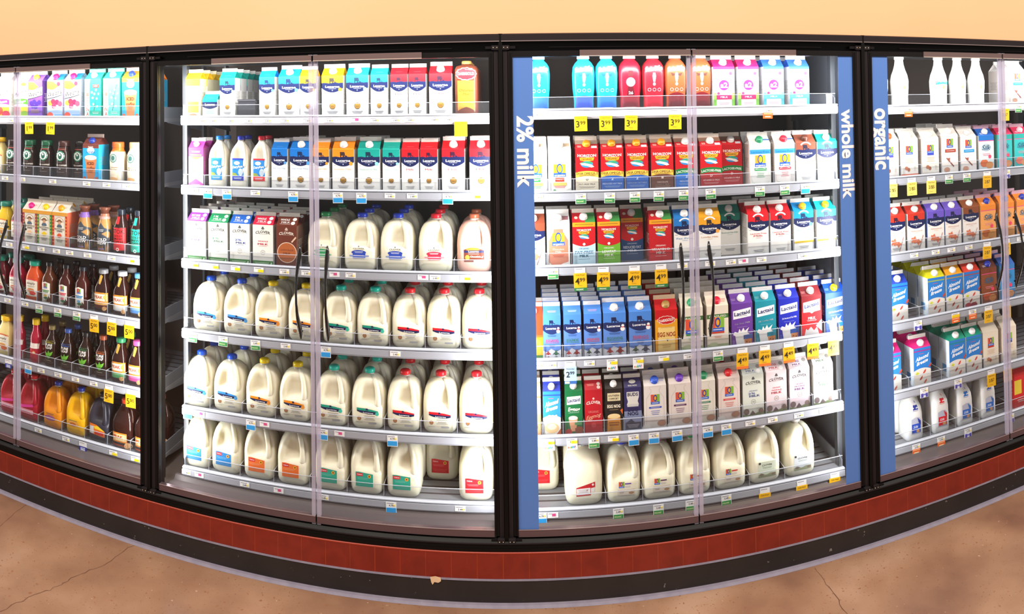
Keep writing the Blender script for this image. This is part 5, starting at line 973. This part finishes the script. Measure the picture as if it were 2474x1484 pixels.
# ---------------------------------------------------------------- what stands where: (kind, photo column, rows deep, set back, height factor)
ROWS = {
 (0, 0): [('guava', 6, 1), ('mango', 50, 1), ('grape', 80, 1), ('welch', 132, 1), ('welch', 174, 1), ('tean', 224, 1), ('teap', 269, 1), ('iced', 315, 3)],
 (0, 1): [('simpl', -12, 1), ('sbxh', 22, 1), ('sbxg', 63, 1), ('sbxg', 103, 1), ('sbxb', 144, 1), ('sbxd', 186, 1, .03), ('mocha', 219, 1), ('cream1', 275, 1), ('cream2', 317, 3)],
 (0, 2): [('simpy', 2, 3), ('simpd', 32, 3), ('n1', 64, 3), ('n2', 102, 3), ('n3', 144, 3), ('cold1', 194, 2), ('cold2', 243, 2), ('stokr', 283, 2), ('stokt', 325, 3)],
 (0, 3): [('simpd', -6, 2), ('simpr', 32, 2), ('simpo', 73, 1), ('otea1', 108, 2), ('otea2', 149, 2), ('otea3', 189, 2), ('peak1', 239, 2), ('peak2', 285, 2), ('peak3', 326, 3)],
 (0, 4): [('simpl', 4, 1), ('smooth', 38, 1), ('smooth', 77, 2), ('leaf1', 116, 2), ('leaf2', 154, 2), ('leaf3', 197, 2), ('leaf4', 239, 2), ('peak4', 281, 2), ('peak5', 322, 3)],
 (0, 5): [('rj', 18, 2), ('rj', 66, 2), ('oj1', 124, 2), ('oj2', 180, 2), ('bj', 234, 1), ('pj', 290, 2), ('pj', 338, 2)],
 (1, 0): [('lemn', 466, 4), ('pteal', 507, 1), ('qteal', 549, 5), ('qsky', 645, 1), ('hsky', 698, 1), ('qyellow', 744, 1), ('hyellow', 803, 1), ('haqua', 863, 1), ('qaqua', 916, 1), ('qred', 964, 1), ('qred', 1008, 1), ('hred', 1064, 1), ('chocdari', 1126, 3)],
 (1, 1): [('goat', 473, 2), ('dbl', 522, 2), ('dna', 574, 2), ('dre', 625, 2), ('qblue', 675, 3), ('hblue', 726, 3), ('qorange', 775, 3), ('horange', 829, 3), ('hteal', 891, 3), ('qteal', 945, 2), ('qred', 991, 2), ('qred', 1036, 2), ('hred', 1095, 2), ('hred', 1162, 2)],
 (1, 2): [('cpur', 474, 4), ('cgrn', 526, 4), ('cblu', 579, 4), ('cred', 635, 4), ('cchoc', 692, 3), ('kgr', 778, 3), ('kbl', 868, 3), ('kbl', 956, 3), ('kre', 1050, 3), ('kch', 1144, 2)],
 (1, 3): [('gbl', 496, 3), ('gbl', 571, 3), ('gye', 648, 3), ('gye', 730, 3), ('gte', 815, 3), ('gte', 899, 3), ('gre', 985, 3), ('gre', 1070, 3), ('gre', 1156, 3)],
 (1, 4): [('gbl', 472, 3), ('gbl', 547, 3), ('gye', 626, 3), ('gye', 708, 3), ('gte', 798, 3), ('gte', 886, 3), ('gre', 973, 3), ('gre', 1061, 3), ('gre', 1149, 3)],
 (1, 5): [('vbl', 471, 3), ('vbl', 541, 3), ('vor', 622, 3), ('vor', 704, 3), ('vte', 796, 3), ('vte', 883, 3), ('vte', 973, 3), ('vre', 1066, 2, .17), ('vre', 1149, 3)],
 (2, 0): [('fairc', 1302, 1), ('fairm', 1411, 1), ('fairc', 1467, 1), ('fairx', 1524, 1), ('fairr', 1581, 1), ('fairo', 1635, 1), ('fairo', 1696, 1), ('a2r', 1749, 2), ('a2r', 1808, 2), ('a2b', 1869, 2), ('a2b', 1931, 2)],
 (2, 1): [('ogr', 1294, 2), ('ored', 1352, 2), ('z0', 1418, 2), ('z2', 1479, 2), ('z2', 1539, 2), ('z1', 1600, 2), ('zl2', 1658, 2), ('zld', 1718, 2), ('zld', 1768, 1, .06), ('olg', 1837, 2), ('olr', 1896, 2), ('lchoc', 1947, 2), ('lacq', 1999, 2)],
 (2, 2): [('lchoc2', 1289, 2), ('ocho', 1349, 2), ('zf0', 1411, 2), ('zf1', 1471, 2), ('zf2', 1527, 1, .08), ('zfd', 1596, 2), ('lblue', 1655, 2), ('lyel', 1715, 2), ('lteal', 1763, 1, .08), ('lred', 1832, 3), ('lred', 1886, 2), ('lsky', 1942, 2), ('laqua', 1997, 2)],
 (2, 3): [('orng', 1290, 2), ('eq0', 1331, 5), ('eq1', 1383, 5), ('eq2', 1432, 5), ('eh1', 1485, 4), ('eh2', 1547, 4), ('dnog', 1610, 4), ('ogg', 1672, 4), ('ogrr', 1734, 4), ('xpur', 1793, 5), ('xteal', 1850, 5), ('xblu', 1906, 5), ('xred', 1961, 5), ('xcal', 2018, 4)],
 (2, 4): [('spic', 1285, 3), ('anog', 1333, 4), ('lnog', 1386, 3), ('cnog', 1434, 2), ('snog', 1483, 4), ('bnog', 1529, 4), ('obb', 1583, 3), ('obp', 1643, 3), ('obg', 1702, 3), ('obr', 1762, 3), ('oc2', 1820, 2), ('ocw', 1876, 2), ('ocf', 1932, 2), ('oc1', 1989, 2)],
 (2, 5): [('vre', 1310, 1, .14), ('ubk', 1412, 2), ('ubl', 1508, 3), ('upu', 1594, 3), ('ugr', 1680, 3), ('uwh', 1766, 3), ('wgr', 1850, 3), ('wbl', 1936, 3)],
 (3, 0): [('calif5', 2134, 1), ('calif1', 2184, 1), ('calif2', 2279, 1), ('calif3', 2325, 1), ('calif4', 2370, 1), ('obc', 2458, 2)],
 (3, 1): [('oal', 2150, 2), ('oal2', 2197, 2), ('oal3', 2248, 2), ('oba', 2295, 3, 0, 1.06), ('obc', 2340, 2), ('sb', 2383, 3), ('st', 2428, 2), ('st', 2468, 2)],
 (3, 2): [('ared', 2166, 2), ('ared', 2214, 2), ('apur', 2261, 2), ('apur', 2303, 2), ('abrn', 2346, 2), ('so', 2388, 3), ('so', 2433, 3), ('so', 2474, 2)],
 (3, 3): [('bb', 2172, 2), ('by', 2262, 4), ('bo', 2306, 4), ('br', 2348, 4), ('sbr', 2390, 4), ('sbl', 2434, 3)],
 (3, 4): [('bp', 2156, 3), ('bp', 2228, 3), ('bt', 2313, 4), ('bt', 2353, 4), ('oar', 2394, 2), ('oap', 2438, 2)],
 (3, 5): [('mb1', 2212, 2), ('mr1', 2276, 2), ('mb2', 2334, 2), ('mb3', 2390, 2), ('rcar', 2468, 1)],
}
ORD = ['first', 'second', 'third', 'fourth', 'fifth', 'sixth']
FRONT = {}; PLACED = []
def things_of(t):
    if t['meshes'] is None: t['meshes'] = t['fn']()
    return t['meshes']
random.seed(5)
for (b, i), row in ROWS.items():
    zb = SHZ[b][i]-.0118; L = []
    for n, it in enumerate(row):
        t = T[it[0]]; W_, D_, H_ = t['dim']; back = it[3] if len(it) > 3 else 0; hs = it[4] if len(it) > 4 else 1
        x = x_for(it[1], .185+back, zb+H_*.5); L.append([x, it[0], it[2], back, hs])
    for n, e in enumerate(L):
        x, k, rows, back, hs = e; t = T[k]; W_, D_, H_ = t['dim']
        if n:       # neighbours may touch but not overlap
            px_, pk = L[n-1][0], L[n-1][1]; need = (T[pk]['dim'][0]+W_)/2+.001
            both = abs(L[n-1][3]-back) < .09
            if both and x-px_ < need: x = px_+need; e[0] = x
    # share the push evenly so that the row stays where the photograph has it
    want = [x_for(it[1], .185+(it[3] if len(it) > 3 else 0), zb+T[it[0]]['dim'][2]*.5) for it in row]
    drift = [e[0]-w for e, w in zip(L, want)]
    FRONT[(b, i)] = [(e[0], e[1]) for e in L]
    for n, (x, k, rows, back, hs) in enumerate(L):
        t = T[k]; W_, D_, H_ = t['dim']
        sp = T[L[n-1][1]]['short'] if n else None; sn = T[L[n+1][1]]['short'] if n+1 < len(L) else None
        nb = 'between %s and %s' % (sp, sn) if sp and sn else 'at end by %s' % (sp or sn)
        for r in range(rows):
            y = .185+back+r*(D_+.004); o = link(t['name'], None, loc=(x+(random.uniform(-.0015, .0015) if r else 0), y, zb))
            o.rotation_euler.z = random.uniform(-.012, .012); o.scale = (1, 1, hs)
            for pn, me, lb in things_of(t): link(pn, me, o, label=lb)
            look = t['look'] if r == 0 else '%s in %s row' % (t['short'], ORD[r])
            PLACED.append([o, look, nb, b, i, k, n, r])
            o['category'] = t['cat']; o['group'] = '%s on the %s of the %s' % ({'carton': 'cartons', 'bottle': 'bottles'}.get(t['cat'], t['cat']+'s'), SHN[i], COOLER[b])
        if n and L[n-1][3] == back and i > 0: divider(b, i, (x-W_/2+L[n-1][0]+T[L[n-1][1]]['dim'][0]/2)/2)
used = {}
for rec in PLACED:
    o, look, nb, b, i, k, n, r = rec; lab = '%s, %s, %s, %s' % (look, nb, SHN[i], COOLER[b])
    used.setdefault(lab, []).append((o, k, n, r, b, i))
for lab, v in used.items():
    if len(v) == 1: v[0][0]['label'] = lab
    else:
        for o, k, n, r, b, i in v:
            q = [m for m, (x, kk) in enumerate(FRONT[(b, i)]) if kk == k].index(n)
            t = T[k]; o['label'] = '%s%s, %s of its kind, %s, %s' % (t['look'] if r == 0 else t['short'], '' if r == 0 else ' in %s row' % ORD[r], ORD[q], SHN[i], COOLER[b])

# ---------------------------------------------------------------- shelf tags
TM = {}
def tagmesh(kind):
    if kind in TM: return TM[kind]
    mb = MB(); w = .023
    def put(x0, x1, z0, z1, c, y=0, tilt=0): mb.box(x0, x1, y-.0007, y, z0, z1, mat(c))
    def txt(s, cx, cz, h, c, b=.01, wd=None, y=0):
        vs, fs, tw = text_mesh(s, b, 0); hm = h/.7; k = 1 if wd is None else wd/(tw*hm)
        mb.add([(cx-tw*hm*k/2+x*hm*k, y-.0012, cz-h/2+yy*hm) for x, yy in vs], fs, mat(c))
    put(-w, w, -.011, .011, 'f1f0f0'); mb.box(-w+.004, w-.012, -.0009, -.0007, .005, .0075, mat('8a8690'))
    if kind in ('w', 'g', 'b', 'n', 'v', 'o'): txt({'w': '3.49', 'g': '5.49', 'b': '4.79', 'n': '3.99', 'v': '3.79', 'o': '2.99'}[kind], .0, -.003, .008, '3a3844'); put(.010, .018, -.006, .001, 'f0d868', -.0006)
    if kind == 'p': put(-.004, .012, -.004, .007, 'd8508a', -.0006)
    if kind == 'wy' or kind == 'n': put(-.004, w, -.010, .002, 'f4dc1c', -.0006); txt('3.99', .006, -.004, .007, '6a5a14')
    if kind == 'g' or kind == 'wg': put(-w, w, -.034, -.0115, 'f2f2ee', 0); put(-w+.002, w-.002, -.032, -.014, '2f8a4a', -.0006); txt('ORGANIC', -.003, -.023, .007, 'cfe8a8', .02, .032, -.0006)
    if kind in ('b',): put(-w, w, -.036, -.0115, 'f2f4f6', 0); put(-w+.002, w-.002, -.033, -.013, '2a9ae0', -.0006); mb.box(-.014, .012, -.0009, -.0006, -.026, -.020, mat('f0c8a8'))
    if kind == 'n': put(-w, w, -.036, -.0115, 'f6f5f3', 0); [txt(ch, -.015+q*.0095, -.025, .011, c, .03, None, 0) for q, (ch, c) in enumerate((('n', 'e8642c'), ('e', '8ac43c'), ('W', '2a9ac8'), ('!', 'd83a8a')))]
    if kind in ('o', 'oy'): put(-w, w, -.038, -.0115, 'ee6a2c', 0); put(-w+.003, w-.003, -.02, -.013, 'f4a070', -.0006); mb.box(-.014, .014, -.0009, -.0006, -.032, -.027, mat('f8d8b0'))
    if kind == 'oy': put(-w, w, -.011, .003, 'f0c81c', -.0006)
    if kind == 'v': put(-w, w, -.036, -.0115, 'e4e4f0', 0); put(-w+.004, -.006, -.034, -.015, '4a4aa8', -.0006); put(.008, w-.003, -.034, -.015, '4a4aa8', -.0006); put(-.006, .008, -.024, -.018, '6a6ac0', -.0006)
    if kind == 'nv': put(-w, w, -.034, -.0115, '24349c', 0); [mb.box(-.014, .014, -.0009, -.0006, z_, z_+.003, mat('e8ecf6')) for z_ in (-.02, -.026, -.031)]
    if kind[0] == 'y':
        p = kind[1:]; lo = -.088 if p in ('499',) else -.076; w2 = .028
        mb.box(-w2, w2, -.0012, -.0002, lo, -.0115, mat('f5cf1e' if p in ('399', '199', 'blank') else ('f3dc6a' if p == '2/5' else 'f0b81e')))
        txt('Club Price!', 0, -.019, .006, '7a5a14', .01, .038, -.001)
        if p not in ('blank',):
            if '/' in p: txt('2/$5' if p == '2/5' else '2/$7', 0, -.042, .016, '2a2418', .0, .034, -.001)
            else: txt(p[0], -.013, -.045, .028, '2a2418', .006, None, -.001); txt(p[1:], .009, -.040, .017, '2a2418', .006, None, -.001)
            mb.box(-.012, .008, -.0016, -.0012, -.0655, -.0645, mat('8a6a1c'))
        if p == '499': mb.box(-w2, w2, -.0016, -.0011, lo, lo+.014, mat('2f7a44')); txt('ORGANIC', -.003, lo+.007, .006, 'e8f0dc', .02, .032, -.0014)
        if p == '449': mb.box(-w2, w2, -.0016, -.0011, lo-.006, lo+.006, mat('ee7a34'))
        if p == '799': mb.box(-w2, w2, -.0016, -.0011, lo-.004, lo+.016, mat('3a9ad8'))
    if kind == 'l299': mb.box(-.026, .026, -.0012, -.0002, -.085, -.0115, mat('b4d4ec')); txt('Everyday', 0, -.02, .006, '3a4a6a', .01, .034, -.001); txt('2', -.011, -.044, .024, '1f2430', .01, None, -.001); txt('99', .007, -.038, .014, '1f2430', .01, None, -.001); mb.box(-.026, .026, -.0016, -.0012, -.085, -.072, mat('3a6ab0')); mb.box(-.024, -.004, -.0018, -.0015, -.083, -.074, mat('e8d8b0'))
    TM[kind] = mb.mesh('price_tag'); return TM[kind]
TL = dict(w='plain white shelf tag', p='white shelf tag, pink spot', wy='white and yellow shelf tag', g='white tag over green organic', b='white tag over blue flag', n='white new-item tag, rainbow letters', v='white tag with purple blocks', nv='white tag over navy flag', o='white and orange shelf tag', oy='yellow and orange shelf tag', l299='pale blue 2.99 price card',
          y399='yellow 3.99 price card', y199='yellow 1.99 price card', y500='yellow 5.00 price card', y499='yellow 4.99 organic price card', y449='yellow 4.49 price card', y799='yellow 7.99 price card', yblank='curled blank yellow price card')
TL['y2/5'] = 'pale yellow two-for price card'; TL['y2/7'] = 'deep yellow two-for price card'
TAGS = {
 (0, 0): [('w', 25), ('y199', 70), ('y199', 122)], (0, 1): [('w', 12), ('w', 53), ('w', 127), ('w', 209), ('w', 257), ('w', 305)],
 (0, 2): [('w', 22), ('wy', 62), ('w', 99), ('w', 136), ('w', 168), ('w', 211), ('w', 269), ('wy', 316)], (0, 3): [('w', 18), ('w', 60), ('g', 94), ('g', 139), ('g', 185), ('y500', 227), ('y500', 270), ('y500', 312)],
 (0, 4): [('nv', 20), ('b', 68), ('w', 99), ('w', 140), ('w', 182), ('w', 226), ('y500', 263), ('y500', 315)], (0, 5): [('w', 92), ('w', 159), ('nv', 200), ('wy', 273), ('wy', 326)],
 (1, 0): [('w', 457), ('w', 487), ('w', 513), ('w', 555), ('w', 600), ('w', 645), ('w', 688), ('w', 742), ('w', 795), ('p', 860), ('w', 905), ('w', 955), ('w', 990), ('w', 1048), ('w', 1082), ('yblank', 1113), ('w', 1155)],
 (1, 1): [('w', 469), ('b', 502), ('b', 548), ('w', 617), ('b', 708), ('b', 816), ('b', 873), ('w', 942), ('w', 996), ('b', 1082), ('wy', 1149)],
 (1, 2): [('wy', 469), ('wy', 517), ('wy', 569), ('wy', 625), ('w', 687), ('w', 740), ('p', 808), ('w', 847), ('p', 1022), ('w', 1051), ('wy', 1124)],
 (1, 3): [('g', 465), ('g', 539), ('g', 617), ('w', 690), ('b', 787), ('w', 955)], (1, 4): [('b', 453), ('p', 484), ('b', 606), ('p', 639), ('b', 780), ('p', 820), ('b', 948)],
 (1, 5): [('w', 450), ('p', 481), ('w', 591), ('p', 673), ('w', 782), ('b', 945), ('w', 1112)],
 (2, 0): [('w', 1297), ('y399', 1402), ('y399', 1463), ('y399', 1525), ('y399', 1631), ('o', 1855)],
 (2, 1): [('w', 1300), ('g', 1403), ('g', 1473), ('g', 1534), ('g', 1592), ('g', 1652), ('g', 1717), ('g', 1836), ('g', 1896), ('b', 1946), ('w', 1999)],
 (2, 2): [('g', 1336), ('y499', 1401), ('y499', 1458), ('y499', 1533), ('y499', 1597), ('w', 1649), ('w', 1716), ('w', 1766), ('p', 1796), ('w', 1840), ('w', 1939), ('w', 2001)],
 (2, 3): [('w', 1300), ('w', 1332), ('l299', 1378), ('w', 1424), ('n', 1479), ('n', 1542), ('wy', 1604), ('w', 1664), ('g', 1735), ('y449', 1794), ('y449', 1848), ('y449', 1905), ('y449', 1964), ('y449', 2013)],
 (2, 4): [('n', 1327), ('n', 1382), ('g', 1435), ('wy', 1482), ('b', 1531), ('b', 1580), ('b', 1636), ('b', 1710), ('b', 1755), ('w', 1813), ('w', 1867), ('w', 1930), ('w', 1990)],
 (2, 5): [('b', 1308), ('p', 1336), ('g', 1494), ('g', 1591), ('g', 1669), ('g', 1755), ('y799', 1848), ('y799', 1937), ('y799', 2017)],
 (3, 0): [('o', 2195), ('y2/7', 2428), ('g', 2461)], (3, 1): [('y2/5', 2156), ('y2/5', 2203), ('y2/5', 2250), ('g', 2293), ('g', 2336), ('y2/7', 2385), ('v', 2432)],
 (3, 2): [('w', 2209), ('w', 2261), ('w', 2299), ('w', 2341), ('y2/7', 2385), ('y2/7', 2431), ('w', 2465)], (3, 3): [('v', 2218), ('oy', 2309), ('o', 2350), ('y2/7', 2388), ('y2/7', 2432)],
 (3, 4): [('v', 2233), ('v', 2315), ('y2/7', 2395), ('y2/7', 2434)], (3, 5): [('o', 2214), ('o', 2274), ('v', 2339), ('v', 2442)],
}
tl = {}
for (b, i), row in TAGS.items():
    z = SHZ[b][i]-.0225; last = -99
    for kind, px in row:
        small = kind in ('y799',); x = x_for(px, .148, z)
        if x-last < .047: x = last+.047
        last = x
        o = link('price_tag', tagmesh(kind), loc=(x, .1485, z)); o['category'] = 'price tag'; o['group'] = 'price tags along the %s of the %s' % (SHN[i], COOLER[b])
        o.rotation_euler = (random.uniform(-.0, .0), random.uniform(-.03, .03), 0)
        near = min(FRONT[(b, i)], key=lambda e: abs(e[0]-x))
        o['label'] = '%s under %s, %s, %s' % (TL[kind], T[near[1]]['short'], SHN[i], COOLER[b]); tl.setdefault(o['label'], []).append(o)
for lab, v in tl.items():
    if len(v) > 1:
        for q, o in enumerate(v): o['label'] = lab.replace(' under ', ', %s along, under ' % ORD[q])
z = SHZ[1][0]-.0118; x = x_for(598, .2, z+.04); mb = MB()
for q in ((-.042, .042, 0, .003, 0, .085), (-.042, -.039, .003, .26, 0, .085), (.039, .042, .003, .26, 0, .085), (-.039, .039, .257, .26, 0, .085), (-.039, .039, .003, .257, 0, .003)): mb.box(*q, mat('3c3c42', 'plastic'))
mb.box(-.045, .045, -.002, .0, .078, .088, mat('4a4a50', 'plastic'))
o = mb.obj('shelf_bin', loc=(x, .188, z)); o['category'] = 'shelf bin'; o['label'] = 'empty dark grey plastic bin between teal and sky-blue cartons, top shelf, gallon cooler'
import re as _re
for o in COL.objects:
    if not o.parent and o.get('label') and len(_re.findall(r"[A-Za-z0-9][A-Za-z0-9'-]*", o['label'])) > 16: print('LONG', o['label'])
